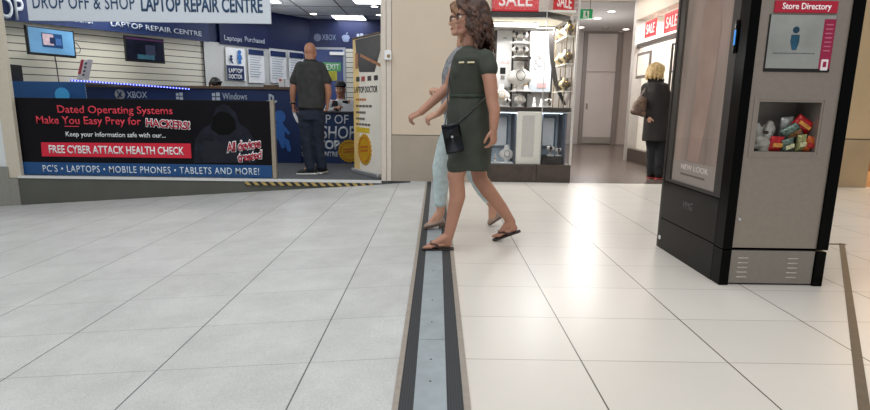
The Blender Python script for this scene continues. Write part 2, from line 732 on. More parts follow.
# middle pier between the shops
PY = 7.0
bm = B()
box(bm, (-0.592, PY, 0.615), (0.65, 7.25, 4.2))
box(bm, (-0.735, 7.02, 0), (-0.592, 7.25, 4.2))
struct('wall_pier', bm, CREAM)
bm = B()
box(bm, (-0.592, PY - 0.004, 0), (0.65, 7.25, 0.605))
struct('wall_pier_lower', bm, CREAM2)
bm = B()
box(bm, (-0.592, PY + 0.006, 0.604), (0.65, 7.2, 0.616))
struct('trim_3', bm, pm('shadow_gap', '5A5148', 0.6))
bm = B()
box(bm, (-0.73, 6.975, 0.0), (-0.665, 7.02, 4.2), 0.006)
box(bm, (-0.662, 6.985, 0.0), (-0.598, 7.02, 4.2), 0.006)
struct('trim_4', bm, pm('pale_frame', 'D6CBBE', 0.45, var=0.02))

# left pier of the shop front
bm = B()
box(bm, (-5.70, 6.975, -0.03), (-5.525, 7.035, 4.2), 0.004)
struct('trim_5', bm, pm('pale_frame_left', 'CFC6B3', 0.5, var=0.02))
bm = B()
box(bm, (-8.5, 6.985, 0.12), (-5.705, 7.25, 4.2))
struct('wall_left', bm, pm('white_panel', 'DEE2E2', 0.4, var=0.02))
bm = B()
box(bm, (-8.5, 6.96, -0.9), (-5.68, 7.2, 0.118))
box(bm, (-5.675, 6.955, -0.9), (-5.56, 7.2, -0.032))
struct('wall_left_lower', bm, pm('grey_skirting_panel', '8E8C85', 0.5, var=0.03))

# upper front above the shops
bm = B()
box(bm, (-8.5, 6.9, 2.96), (-0.6, 7.25, 4.2))
struct('wall_bulkhead', bm, CREAM)
bm = B()
box(bm, (0.65, 7.06, 3.05), (12, 7.25, 4.2))
struct('wall_upper', bm, CREAM)

# laptop shop shell
CEILP = stripes_mat('ceiling_tiles', 0, 0.6, 0.015, '84888B', '4D5053', 0.8)
bm = B()
box(bm, (-7.9, 7.0, 2.93), (-0.6, 13.1, 3.0))
struct('ceiling_shop', bm, pm('shop_ceiling_paint', 'DDDFE0', 0.8, var=0.02, scale=2))
bm = B()
for x in (-5.4, -4.55, -3.7, -2.85, -2.0, -1.15):
    box(bm, (x, 7.02, 2.924), (x + 0.02, 12.95, 2.93))
for y in (8.6, 9.9, 11.2, 12.3):
    box(bm, (-7.2, y, 2.924), (-0.75, y + 0.02, 2.93))
struct('trim_6', bm, pm('ceiling_grid', '54585B', 0.7))
bm = B()
box(bm, (-0.73, 7.25, 0), (-0.6, 13.1, 2.93))
struct('wall_right', bm, NAVY2)
bm = B()
box(bm, (-3.3, 12.8, 0), (-0.73, 12.95, 2.93))
struct('wall_back', bm, NAVY2)
A0, A1 = SW(-60, 100), SW(311, 100)
wd = V((A1.x - A0.x, A1.y - A0.y, 0)).normalized()
wn = V((wd.y, -wd.x, 0))                                   # into the shop
bm = B()
obox(bm, (A0.x, A0.y, 0), wd, UZ, -wn, (A1 - A0).length, 2.93, 0.12)
SLAT = stripes_mat('slatwall', 2, 0.115, 0.12, 'DAD7C8', '3C3B35', 0.5)
o = struct('wall_slatwall', bm, SLAT, True)
# navy panel at the far end of that wall
def sidepanel(name, x0, y0, x1, y1, th, mat, parent=None, k=0.996):
    """board hung flat on the diagonal wall, square to the floor"""
    a, b = SW(x0, (y0 + y1) / 2, k), SW(x1, (y0 + y1) / 2, k)
    zt, zb = SW(x0, y0, k).z, SW(x0, y1, k).z
    bm = B()
    obox(bm, (a.x, a.y, zb), wd, UZ, wn, V((b.x - a.x, b.y - a.y)).length, zt - zb, th)
    return obj(name, bm, mat, parent) if parent else bm
bm = B()
a, b = SW(206, 100, 0.998), SW(311, 100, 0.998)
zf = 2.24
obox(bm, (a.x, a.y, 0), wd, UZ, wn, (V((b.x - a.x, b.y - a.y))).length, 2.93, 0.02)
struct('wall_navy_panel', bm, NAVY2)
bm = B()
a, b = SW(207, 100, 0.994), SW(304, 100, 0.994)
obox(bm, (a.x, a.y, 1.2), wd, UZ, wn, (V((b.x - a.x, b.y - a.y))).length, SW(222, 43, .994).z - 1.2, 0.012)
struct('wall_poster_panel', bm, pm('white_board', 'C9CBC8', 0.5, var=0.02))

# corridor and right hand shop shell
bm = B()
box(bm, (1.79, 7.3, 3.05), (7, 10.9, 3.12))
struct('ceiling_corridor', bm, pm('cream_ceiling', 'D8D0C4', 0.8, var=0.02))
bm = B()
box(bm, (0.65, 10.92, 3.03), (7, 15.2, 3.12))
struct('ceiling_corridor_far', bm, pm('grey_ceiling', 'B2AFAD', 0.8, var=0.02))
bm = B()
box(bm, (1.7, 15.0, 0), (7, 15.2, 3.1))
struct('wall_corridor_end', bm, pm('grey_white_wall', 'ACA6A3', 0.4, var=0.02, scale=2))
bm = B()
box(bm, (0.65, 8.65, 0), (1.79, 15.1, 3.1))
struct('wall_corridor_left', bm, pm('grey_white_wall_b', 'A59F9C', 0.5, var=0.02, scale=2))
# big white door panel in the corridor end wall
bm = B()
xa, xb = P(584, 100, 14.97).x, P(613, 100, 14.97).x
zt = 2.97
for (u0, u1, v0, v1) in ((xa - .1, xa, 0, zt + .08), (xb, xb + .14, 0, zt + .08), (xa, xb, zt, zt + .08)):
    box(bm, (u0, 14.93, v0), (u1, 15.0, v1))
struct('trim_7', bm, pm('door_frame_grey', '7C7673', 0.5, var=0.02))
dr = obj('door_1', (lambda b_: (box(b_, (xa, 14.96, 0.02), (xb, 15.0, 1.95)), box(b_, (xa, 14.955, 1.98), (xb, 15.0, zt)), b_)[-1])(B()),
         pm('white_door', 'BDB8B6', 0.25, var=0.02, scale=2))
dr['kind'] = 'structure'
bm = B()
box(bm, (xa + .06, 14.92, 0.98), (xa + .1, 14.96, 1.12))
obj('handle', bm, STEEL, dr)
bm = B()
box(bm, (xa, 14.952, 0.02), (xb, 14.96, 0.2))
obj('kick_plate', bm, GREYP, dr)
# right hand shop: plinth, posts, fascia, glass, back wall
RX = 3.68
bm = B()
box(bm, (RX, 7.3, 0), (RX + .14, 10.3, 0.24))
struct('wall_shop_plinth', bm, BROWN)
bm = B()
box(bm, (RX - .02, 10.28, 0), (RX + .16, 10.42, 3.05))
box(bm, (RX - .01, 7.3, 0.24), (RX + .1, 7.36, 3.05))
struct('trim_8', bm, pm('pale_grey_post', 'B4AEA8', 0.4, var=0.02))
bm = B()
box(bm, (RX - .02, 7.3, 2.6), (RX + .16, 10.28, 3.05))
struct('wall_shop_fascia', bm, pm('cream_fascia', 'BEB3A3', 0.5, var=0.02))
bm = B()
box(bm, (RX + .02, 7.36, 2.1), (RX + .1, 10.28, 2.17))
struct('trim_9', bm, pm('dark_rail', '4A4540', 0.4))
bm = B()
box(bm, (RX + .05, 7.36, 0.24), (RX + .058, 10.28, 2.1))
struct('window_1', bm, GLASS)
bm = B()
box(bm, (5.1, 7.3, 0), (5.2, 10.5, 3.05))
box(bm, (RX + .16, 10.3, 0), (5.1, 10.42, 3.05))
box(bm, (RX + .16, 7.26, 2.68), (5.1, 10.3, 2.75))
box(bm, (RX + .14, 7.3, 0), (5.1, 10.3, 0.02))
struct('wall_shop_inside', bm, pm('bright_shop_wall', 'E9E4DB', 0.5, var=0.02))

# pier on the right behind the kiosk
bm = B()
box(bm, (3.75, 7.02, 0.645), (5.72, 7.26, 3.05))
struct('wall_right_pier', bm, pm('tan_wall', 'BFA681', 0.5, var=0.02, scale=2))
bm = B()
box(bm, (3.75, 7.015, 0), (5.72, 7.26, 0.63))
struct('wall_right_pier_lower', bm, pm('tan_wall_lower', 'AB9473', 0.45, var=0.03, scale=3))
bm = B()
box(bm, (3.75, 7.03, 0.63), (5.72, 7.26, 0.645))
struct('trim_10', bm, pm('shadow_gap_b', '5F503E', 0.6))
bm = B()
box(bm, (5.72, 9.0, 0), (12, 9.2, 3.05))
struct('wall_far_right', bm, pm('brown_store_wall', '8A5E3C', 0.5, var=0.1, scale=3))

# ------------------------------------------------------------------ repair shop: ceiling lights
LAMP = pm('lit_diffuser', 'F4F6FF', 0.5, emit=9.0, var=0.0)
CZ = 2.92


def on_ceiling(px, py, z):
    d = ray(px, py)
    return V((0, 0, EYE)) + d * ((z - EYE) / d.z)


for pts, lab in ((((333, 15), (363, 15.5), (366, 19.5), (336, 19)), 'rear rectangular white ceiling light panel above the back wall of the repair shop'),
                 (((352, -2), (384, -1.5), (386, 3.5), (356, 3)), 'front rectangular white ceiling light panel nearest the pale door frame'),
                 (((255, -2), (275, -2), (278, 2.3), (258, 2)), 'white ceiling light panel partly hidden by the hanging banner')):
    c = [on_ceiling(x, y, CZ) for x, y in pts]
    x0, x1 = min(q.x for q in c), max(q.x for q in c)
    y0, y1 = min(q.y for q in c), max(q.y for q in c)
    t = thing('ceiling_light', lab, 'ceiling light', ((x0 + x1) / 2, (y0 + y1) / 2, CZ), 'light panels in the repair shop ceiling')
    bm = B()
    for q in ((x0 - .03, y0 - .03, x1 + .03, y0), (x0 - .03, y1, x1 + .03, y1 + .03), (x0 - .03, y0, x0, y1), (x1, y0, x1 + .03, y1)):
        box(bm, (q[0], q[1], CZ - .015), (q[2], q[3], CZ + .01))
    obj('frame', bm, WHITE, t)
    bm = B()
    box(bm, (x0, y0, CZ - .008), (x1, y1, CZ + .01))
    obj('diffuser', bm, LAMP, t)


def downlight(px, py, z, label, group, r=0.06, k=9):
    c = on_ceiling(px, py, z)
    t = thing('downlight', label, 'downlight', (c.x, c.y, z), group)
    bm = B()
    lathe(bm, (c.x, c.y, z - 0.012), [(r * 1.35, 0.012), (r * 1.3, 0), (r * 1.02, 0), (r, 0.012)])
    obj('ring', bm, WHITE, t)
    bm = B()
    cyl(bm, (c.x, c.y, z - 0.011), (c.x, c.y, z + 0.004), r)
    obj('lamp', bm, pm('downlight_glow', 'FFF6E8', 0.5, emit=float(k), var=0), t)


downlight(313.5, 13.5, 2.928, 'small round downlight in the repair shop ceiling, nearest the hanging banner', 'downlights in the repair shop ceiling', .07)
downlight(323, 20, 2.928, 'small round downlight in the repair shop ceiling, just left of the rear light panel', 'downlights in the repair shop ceiling', .07)
downlight(374.5, 6, 2.928, 'small round downlight just behind the front ceiling light panel', 'downlights in the repair shop ceiling', .07)
downlight(379.5, 14.5, 2.928, 'small round downlight right of the rear light panel, beside the door frame', 'downlights in the repair shop ceiling', .07)
for px, py, z, lab in ((611.5, 11, 3.03, 'bright corridor downlight nearest the hall, right of the exit sign'),
                       (597.5, 18, 3.03, 'corridor downlight just right of and below the exit sign'),
                       (581, 27, 3.03, 'corridor downlight close to the corner of the jewellery shop'),
                       (626, 29, 3.03, 'far corridor downlight nearest the right hand shop'),
                       (620, 32, 3.03, 'farthest small corridor downlight above the white door panel')):
    downlight(px, py, z, lab, 'downlights in the corridor ceiling', .075, 14)

# ------------------------------------------------------------------ repair shop: hanging banner
t = thing('hanging_banner', 'wide white hanging banner reading DROP OFF & SHOP LAPTOP REPAIR CENTRE', 'banner', (-3.66, 7.03, 1.98))
bm = B()
box(bm, (-5.205, 7.02, 1.985), (-2.125, 7.045, 2.5), 0.004)
obj('panel', bm, pm('banner_white', 'D3DBE4', 0.5, var=0.01), t)
for x in (-4.9, -2.45):
    bm = B()
    cyl(bm, (x, 7.032, 2.5), (x, 7.032, 2.935), 0.004, n=8)
    obj('suspension_wire', bm, ALU, t)
NAVYT = pm('navy_letters', '1F4468', 0.5, var=0.01)
tpx(t, 'DROP OFF & SHOP', 32.5, -5, 134.5, 9, 7.018, NAVYT, spacing=1.05)
tpx(t, 'LAPTOP REPAIR CENTRE', 141, -3, 262.5, 12.2, 7.018, NAVYT, bold=0.022)

# fascia boards on the diagonal wall
t = thing('wall_fascia_sign', 'long navy fascia board reading LAPTOP REPAIR CENTRE along the slatted wall', 'sign', SW(60, 20))
a, b = SW(-60, 0, 0.985), SW(206, 0, 0.985)
zf0 = SW(0, 19.5, .985).z
bm = B()
obox(bm, (a.x, a.y, zf0), wd, UZ, wn, V((b.x - a.x, b.y - a.y)).length, 2.92 - zf0, 0.03)
obj('board', bm, NAVY, t)
PALET = pm('pale_blue_letters', 'B9C2CE', 0.5, var=0.02)
tsw(t, 'LAPTOP', -52, -12, 24.5, 12.5, PALET, 0.978, bold=0.02)
tsw(t, 'DROP OFF & SHOP', 42, 11, 94, 18, PALET, 0.978)
tsw(t, 'LAPTOP REPAIR CENTRE', 111, 20.5, 201, 26, PALET, 0.978, bold=0.015)
t = thing('purchase_sign', 'navy sign reading Laptops Purchased above the white poster board', 'sign', SW(245, 38))
sidepanel('board', 219, 21, 268, 44, 0.02, NAVY2, t, 0.99)
tsw(t, 'Laptops', 224.5, 35, 242, 41.5, PALET, 0.983, bold=0.01)
tsw(t, 'Purchased', 245, 36.5, 264.5, 41.5, PALET, 0.983, bold=0.01)

# posters on the white board
t = thing('poster', 'poster with blue figures over navy block reading LAPTOP DOCTOR', 'poster', SW(236, 64))
sidepanel('sheet', 226, 47, 245, 80, 0.01, WHITE, t, 0.988)
sidepanel('navy_block', 227, 65, 244, 79.5, 0.006, NAVY, t, 0.985)
tsw(t, 'LAPTOP', 229, 68, 242.5, 72.5, WHITE, 0.98, bold=0.02)
tsw(t, 'DOCTOR', 229, 74, 242.5, 78.5, WHITE, 0.98, bold=0.02)
bm = B()
c = SW(240, 64, .982)
pictogram(bm, c, wd, UZ, SW(240, 50, .982).z - c.z, 0.004)
obj('print', bm, pm('print_blue', '2E6FB5', 0.5), t)
bm = B()
c = SW(231.5, 64, .982)
pictogram(bm, c, wd, UZ, SW(232, 55, .982).z - c.z, 0.004, True)
obj('print', bm, NAVY, t)
GREYT = pm('small_grey_print', '8C98A6', 0.6)
for x0, x1, y0, lab in ((248, 264, 48.5, 'white price board nearest the LAPTOP DOCTOR poster'),
                        (270, 286, 50, 'white price board in the middle of the row of three'),
                        (289, 304, 51.5, 'white price board behind the bald man, farthest right of the three')):
    t = thing('price_board', lab, 'price board', SW((x0 + x1) / 2, 66), 'price boards on the shop wall')
    sidepanel('sheet', x0, y0, x1, 82.5, 0.01, WHITE, t, 0.988)
    sidepanel('header', x0 + .5, y0 + .5, x1 - .5, y0 + 6, 0.005, NAVY, t, 0.985)
    bm = B()
    for i in range(9):
        yy = y0 + 9 + i * 2.4
        a, b = SW(x0 + 2, yy, .984), SW(x1 - 2.5 - (i % 3), yy, .984)
        obox(bm, a, wd, UZ, wn, V((b.x - a.x, b.y - a.y)).length, 0.012, 0.003)
    obj('print', bm, GREYT, t)

# ------------------------------------------------------------------ televisions
def tv(quad, Yl, Yr, label, screen_mat, parts, cable=None):
    (x0, y0), (x1, y1), (x2, y2), (x3, y3) = quad      # tl tr br bl
    bl, br = P(x3, y3, Yl), P(x2, y2, Yr)
    u = (br - bl)
    u.z = 0
    L = u.length
    u.normalize()
    H = ((P(x0, y0, Yl).z - bl.z) + (P(x1, y1, Yr).z - br.z)) / 2
    zb = (bl.z + br.z) / 2
    n = u.cross(UZ)
    o0 = V((bl.x, bl.y, zb))
    t = thing('television', label, 'television', o0 + u * (L / 2))
    bm = B()
    obox(bm, o0 - n * 0.05, u, UZ, n, L, H, 0.05, 0.008)
    obj('casing', bm, BLACK, t)
    bm = B()
    obox(bm, o0 + u * .025 + UZ * .035, u, UZ, n, L - .05, H - .06, 0.003)
    s = obj('screen', bm, screen_mat, t)
    for (a0, b0, a1, b1, m) in parts:
        bm = B()
        obox(bm, o0 + u * (a0 * L) + UZ * (b0 * H) + n * (0.003 + m[1]), u, UZ, n, (a1 - a0) * L, (b1 - b0) * H, 0.002)
        obj('picture', bm, m[0], s)
    bm = B()
    c = o0 + u * (L / 2) + UZ * (H / 2) - n * .05
    obox(bm, c - u * .08 - UZ * .08, u, UZ, -n, .16, .16, .04)
    cap(bm, c, c - n * .34, 0.03, 0.03, 10)
    obj('wall_bracket', bm, BLACK, t)
    return t, o0, u, n, L, H


SCR1 = pm('lit_screen_blue', '5E90B8', 0.3, emit=0.28, var=0.18, scale=2.2)
t, o0, u, n, L, H = tv(((27, 25.5), (76, 30), (76.5, 57), (29, 55.5)), 8.05, 8.7,
                       'lit blue wall television on the left of the slatted shop wall', SCR1,
                       ((.29, .30, .72, .80, (pm('screen_dark_blue', '17406F', 0.3, emit=0.2, var=.1), .0)),
                        (.31, .38, .53, .77, (pm('screen_pale_pink', 'C0AAB2', 0.3, emit=0.2, var=.15), .003)),
                        (.45, .44, .56, .66, (pm('screen_navy', '14294F', 0.3, emit=0.2), .006)),
                        (.57, .40, .69, .64, (pm('screen_mid_blue', '3E66A0', 0.3, emit=0.2), .006))))
bm = B()
c0 = o0 + u * L + UZ * (H * .6) - n * .03
tube(bm, [c0, c0 + u * .05 - UZ * .02, c0 + u * .1 - UZ * .09, c0 + u * .08 - UZ * .16, c0 - UZ * .17], 0.006)
obj('power_cable', bm, pm('cable_grey', '37383A', .6), t)
bm = B()
c1 = o0 + u * (L * .55) - n * .03
tube(bm, [c1 + UZ * .02, c1 - UZ * .12 + u * .01, c1 - UZ * .3 + u * .015, c1 - UZ * .42 + u * .02], 0.008)
obj('power_cable', bm, pm('cable_grey', '37383A', .6), t)
tv(((126, 35.5), (165, 38.5), (165.5, 63.5), (126.5, 61.5)), 9.25, 9.8,
   'dark wall television farther along the slatted wall, showing a dim picture', pm('dim_screen', '0E1220', 0.25, emit=0.25, var=.3, scale=5),
   ((.28, .12, .72, .30, (pm('screen_teal', '2E5666', 0.3, emit=0.2, var=.2), .0)),
    (.02, .86, .98, .93, (pm('screen_purple', '3B2140', 0.3, emit=0.3), .0)),
    (.5, .3, .75, .7, (pm('screen_slate', '272C40', 0.3, emit=0.3), .0))))

# ------------------------------------------------------------------ service counter
CYF = 9.0
t = thing('service_counter', 'long navy service counter with brand logos behind the black promotional board', 'counter', (-3.9, 9.3, 0))
xa, xb = P(86, 90, CYF).x, P(299, 90, CYF).x
ztop = P(240, 86.5, CYF).z
bm = B()
box(bm, (xa, CYF, 0.0), (xb, CYF + .06, ztop - .04))
obj('front_panel', bm, NAVY, t)
bm = B()
poly(bm, [(xa, CYF - .03, ztop - .04), (xb, CYF - .03, ztop - .04), (xb, CYF + .45, ztop - .04), (xa + .46, CYF + .45, ztop - .04), (xa + .06, CYF + .02, ztop - .04)], UZ, .04)
obj('countertop', bm, pm('counter_wood', '5C4A3B', 0.4, var=.1), t)
bm = B()
box(bm, (xb - .04, CYF + .06, 0), (xb, CYF + .42, ztop - .04))
obj('side_panel', bm, NAVY, t)
LOGO = pm('logo_pale', 'AEB9C9', 0.5, var=.02)
bm = B()
c = P(120, 94.5, CYF - .01)
disc(bm, c, 0.085, NY, 0.006)
lg = obj('emblem', bm, pm('emblem_grey', '8C8F95', .4, var=.1), t)
bm = B()
for s in (-1, 1):
    d = V((s * .6, 0, .8))
    obox(bm, c + V((0, -.011, 0)) - d * .06 - V((.008, 0, 0)), d, V((.8, 0, -s * .6)), NY, .12, .018, .004)
obj('emblem_cross', bm, NAVY, lg)
tpx(t, 'XBOX', 127, 91.5, 147, 98, CYF - .004, LOGO)


def windows_logo(parent, px, py, s, Y):
    c = P(px, py, Y)
    bm = B()
    g = s * .06
    for i in (0, 1):
        for j in (0, 1):
            x0 = c.x + (i - 1) * s / 2 + g * (i - .5) * 1
            z0 = c.z + (j - 1) * s / 2 + g * (j - .5) * 1
            k = 1 if i else .85
            box(bm, (x0 + (0 if i else s / 2 * .15), Y - .006, z0 + (0 if j else s / 2 * (1 - k))), (x0 + s / 2 - g, Y, z0 + s / 2 * (k if j else 1) - g))
    return obj('emblem', bm, LOGO, parent)


windows_logo(t, 216, 96.5, .14, CYF - .004)
windows_logo(t, 179.5, 96, .12, CYF - .004)
tpx(t, 'Windows', 222.5, 93, 247, 99.5, CYF - .004, LOGO)
bm = B()
c = P(271, 99.5, CYF - .004)
box(bm, (c.x - .035, c.y - .006, c.z - .06), (c.x - .005, c.y, c.z + .09))
poly(bm, [c + V((-.005, 0, .09)), c + V((.05, 0, .06)), c + V((.055, 0, .0)), c + V((.025, 0, -.005)), c + V((.02, 0, .04)), c + V((-.005, 0, .055))], NY, .006)
for s, cx_ in ((1, -.06), (-1, .05)):
    poly(bm, [c + V((cx_ + .055 * math.cos(q) , 0, -.04 + .022 * math.sin(q) + .25 * .055 * math.cos(q))) for q in [2 * PI * i / 16 for i in range(16)]], NY, .005)
obj('emblem', bm, LOGO, t)
# blue person sign on the counter front
bm = B()
c = P(281, 152, CYF - .004)
pictogram(bm, c, UX, UZ, P(281, 110, CYF).z - c.z, 0.005, True)
obj('print', bm, pm('print_blue_b', '2C62AC', 0.5, var=.05), t)
# LED strip drooping over the top edge
t2 = thing('light_strip', 'blue LED light strip with tiny lamps hanging along the counter edge', 'light strip', P(120, 83, CYF - .05))
pts = [P(57 + 132 * i / 24, 79.5 + 9.5 * (i / 24) ** 1.1, CYF - .06) for i in range(25)]
bm = B()
ribbon(bm, pts, 0.012, 0.003, UZ)
obj('tape', bm, pm('strip_blue', '1A2CC0', .4, emit=.5), t2)
bm = B()
for i in range(44):
    f = i / 43 * 24
    k = min(int(f), 23)
    q = pts[k].lerp(pts[k + 1], f - k)
    disc(bm, q + V((0, -.004, 0)), .011, NY, .006, 8)
o = obj('lamp', bm, pm('strip_lamp', '8C98FF', .4, emit=3.0, var=0), t2)
o['kind'] = 'stuff'
# low cabinet under the left television
t = thing('side_cabinet', 'mid-blue side cabinet with a light blue disc, left end under the lit television', 'cabinet', (-5.95, 8.0, 0))
xa2, xb2 = P(10, 90, 7.7).x, P(84.5, 90, 7.7).x
zt2 = P(45, 81.5, 7.7).z
bm = B()
box(bm, (xa2, 7.7, 0), (xb2, 7.73, zt2))
obj('front_panel', bm, pm('mid_blue_panel', '17508A', .45, var=.03), t)
bm = B()
poly(bm, [(xa2, 7.73, zt2 - .03), (xb2, 7.73, zt2 - .03), (xb2, 8.6, zt2 - .03), (xb2 - .3, 8.6, zt2 - .03), (xa2, 7.9, zt2 - .03)], (0, 0, 1), .03)
obj('top', bm, pm('cabinet_top', '4A4A4B', .5), t)
bm = B()
c = P(62.5, 95, 7.697)
disc(bm, c, .105, NY, .006)
obj('disc', bm, pm('light_blue_disc', '3FA4E0', .4, var=.02), t)

# low desk with the shop name at the right
t = thing('reception_desk', 'low navy desk reading DROP OFF & SHOP LAPTOP REPAIR CENTRE at the right of the shop', 'desk', (-1.8, 9.4, 0))
xc = P(358, 120, 9.05).x
zd = P(345, 111.5, 9.05).z
bm = B()
box(bm, (xb + .005, 9.05, 0), (xc, 9.1, zd - .03))
obj('front_panel', bm, pm('desk_navy', '1B3560', .5, var=.04), t)
bm = B()
box(bm, (xb + .005, 9.02, zd - .03), (xc + .01, 9.5, zd), .005)
obj('desktop', bm, pm('desk_top', '3A3B40', .4), t)
bm = B()
box(bm, (xc - .04, 9.1, 0), (xc, 9.48, zd - .03))
obj('side_panel', bm, NAVY, t)
DL = pm('desk_letters', 'D5DAE0', .5, var=.01)
tpx(t, 'DROP OF', 301, 114.5, 348.5, 123.5, 9.045, DL, shear=.05)
tpx(t, '& SHOP', 309, 126, 356, 139, 9.045, DL, shear=.08, bold=.01)
tpx(t, 'LAPTOP', 300, 140, 340, 149.5, 9.045, DL, bold=.04)
tpx(t, 'REPAIR CENTRE', 300, 151.5, 338, 156.5, 9.045, DL, bold=.02)
SEAL = pm('gold_seal', 'C99A18', .45, var=.08, scale=10)
SEALR = pm('seal_orange', 'B8661A', .5)


def seal(parent, c, r, n, sx=1.0, u=None):
    bm = B()
    disc(bm, c, r, n, .006, teeth=22, depth=.05, u=u, sx=sx)
    s = obj('seal', bm, SEAL, parent)
    bm = B()
    n = V(n).normalized()
    uu = perp(n, u)
    vv = n.cross(uu)
    rim = [V(c) + n * .008 + uu * (r * .8 * math.cos(q) * sx) + vv * (r * .8 * math.sin(q)) for q in [2 * PI * i / 40 for i in range(40)]]
    tube(bm, rim, .006, 6, True)
    for k in (-.2, .05):
        q = V(c) + n * .006 - uu * (r * .55 * sx) + vv * (r * k)
        obox(bm, q, uu + vv * .1, vv, n, r * 1.1 * sx, r * .14, .003)
    obj('seal_print', bm, SEALR, s)


seal(t, P(349.5, 151, 9.043), .19, NY, 1.0, UX)

# ------------------------------------------------------------------ back wall of the repair shop
BY = 12.79
t = thing('wall_logos', 'pale XBOX, apple and window emblems painted along the top of the navy back wall', 'wall sign', P(350, 38, BY))
bm = B()
disc(bm, P(317.5, 37.5, BY), .085, NY, .008)
obj('emblem', bm, pm('emblem_grey_dim', '6C7690', .5), t)
DIM = pm('logo_dim', '8592AE', .5, var=.02)
tpx(t, 'XBOX', 322, 34.5, 336, 40, BY - .004, DIM)
bm = B()
c = P(345.8, 38, BY)
for i, (dx, dz, r) in enumerate(((-.03, .01, .06), (.03, .01, .06), (-.025, -.04, .05), (.025, -.04, .05))):
    disc(bm, c + V((dx, 0, dz)), r, NY, .008 + .001 * i, 20)
poly(bm, [c + V(q) for q in ((.0, 0, .075), (.015, 0, .115), (.05, 0, .13), (.035, 0, .09))], NY, .008)
obj('emblem', bm, DIM, t)
windows_logo(t, 360, 36.8, .16, BY - .004)
tpx(t, 'Windows', 364.5, 34.5, 382, 38.5, BY - .004, DIM)

xa, xb = P(314.5, 100, BY).x, P(346.5, 100, BY).x
zt = P(330, 47.5, BY).z
bm = B()
for q in ((xa, xa + .06, 0, zt), (xb - .06, xb, 0, zt), (xa + .06, xb - .06, zt - .05, zt)):
    box(bm, (q[0], 12.75, q[2]), (q[1], 12.8, q[3]))
struct('trim_11', bm, pm('door_trim_grey', 'A7ADB5', .5))
bm = B()
box(bm, (xa + .06, 12.765, 0.01), (xb - .06, 12.8, zt - .05))
dr = obj('door_2', bm, pm('navy_door', '15397F', .4, var=.03))
dr['kind'] = 'structure'
bm = B()
a = P(330, 55.5, 12.76)
box(bm, (a.x, 12.7, a.z), (P(345, 55, 12.76).x, 12.765, P(340, 52, 12.76).z), .01)
obj('door_closer', bm, ALU, dr)
bm = B()
quadpx(bm, 346.8, 49, 358.5, 160, 12.79, .012)
struct('wall_slat_panel', bm, SLAT, True)
t = thing('exit_sign', 'green EXIT sign on the navy door behind the bald man', 'exit sign', P(331.5, 71, 12.755))
bm = B()
quadpx(bm, 321.5, 62.5, 341, 71, 12.758, .01)
obj('panel', bm, pm('exit_green', '4A9A55', .5, emit=.12, var=.02), t)
tpx(t, 'EXIT', 326.5, 64, 339.5, 69.7, 12.745, WHITE, bold=.01)
t = thing('door_notice', 'yellow notice sheet stuck on the navy door below the green sign', 'notice', P(333, 80, 12.755))
bm = B()
quadpx(bm, 328.5, 71.2, 337, 80.5, 12.758, .006)
obj('sheet', bm, pm('yellow_sheet', 'C9C42E', .5, var=.02), t)
bm = B()
for y in (73, 75, 77, 79):
    quadpx(bm, 330, y - .3, 335.5, y + .3, 12.75, .002)
obj('print', bm, pm('olive_print', '6B6A1E', .6), t)

# things on the counter
t = thing('product_box', 'tilted red and white product box standing on the counter below the lit television', 'box', P(79, 80, 8.45))
c = P(77, 79, 8.42)
bm = B()
dv = V((.32, 0, .95)).normalized()
obox(bm, c, UX, dv, V((0, 1, 0)), .10, .31, .12, .006)
obj('carton', bm, pm('box_white', 'D8D6DA', .5, var=.03), t)
bm = B()
obox(bm, c + V((-.004, -.004, 0)) + dv * .08, UX, dv, V((0, 1, 0)), .045, .23, .1)
obj('red_panel', bm, pm('box_red', 'B23A4A', .5), t)
bm = B()
for i in range(4):
    obox(bm, c + V((.07, -.004, 0)) + dv * (.05 + i * .06), UX, dv, V((0, 1, 0)), .03, .035, .01)
obj('print', bm, pm('box_print', '4A4A55', .5), t)
bm = B()
a = P(8, 81, 8.2)
obox(bm, P(8, 81, 8.0), UX, UZ, V((0, 1, 0)), .07, .23, .2, .01)
t = tag(obj('router_box', bm, BLACK), 'narrow black box standing at the left end of the side cabinet', 'box')
t = thing('parts_tray', 'low brown tray on the counter left of the white and red packet', 'tray', P(270, 87, 9.15))
a = P(264, 86.5, 9.12)
bm = B()
box(bm, (a.x, 9.1, ztop), (a.x + .22, 9.3, ztop + .012))
for q in ((0, 0, .22, .012), (0, .188, .22, .2), (0, 0, .012, .2), (.208, 0, .22, .2)):
    box(bm, (a.x + q[0], 9.1 + q[1], ztop + .01), (a.x + q[2], 9.1 + q[3], ztop + .035))
obj('tray', bm, pm('tray_brown', '6A4A33', .6), t)
t = thing('counter_packet', 'white packet with red print standing on the counter beside the bald man', 'packet', P(283, 86.5, 9.15))
a = P(279, 86.5, 9.12)
bm = B()
box(bm, (a.x, 9.1, ztop), (a.x + .1, 9.18, ztop + .15), .012)
box(bm, (a.x + .085, 9.11, ztop), (a.x + .19, 9.2, ztop + .12), .012)
obj('packet', bm, pm('packet_white', 'DDDDE0', .5), t)
bm = B()
box(bm, (a.x + .01, 9.095, ztop + .1), (a.x + .05, 9.1, ztop + .135))
obj('label', bm, pm('packet_red', 'B9352F', .5), t)

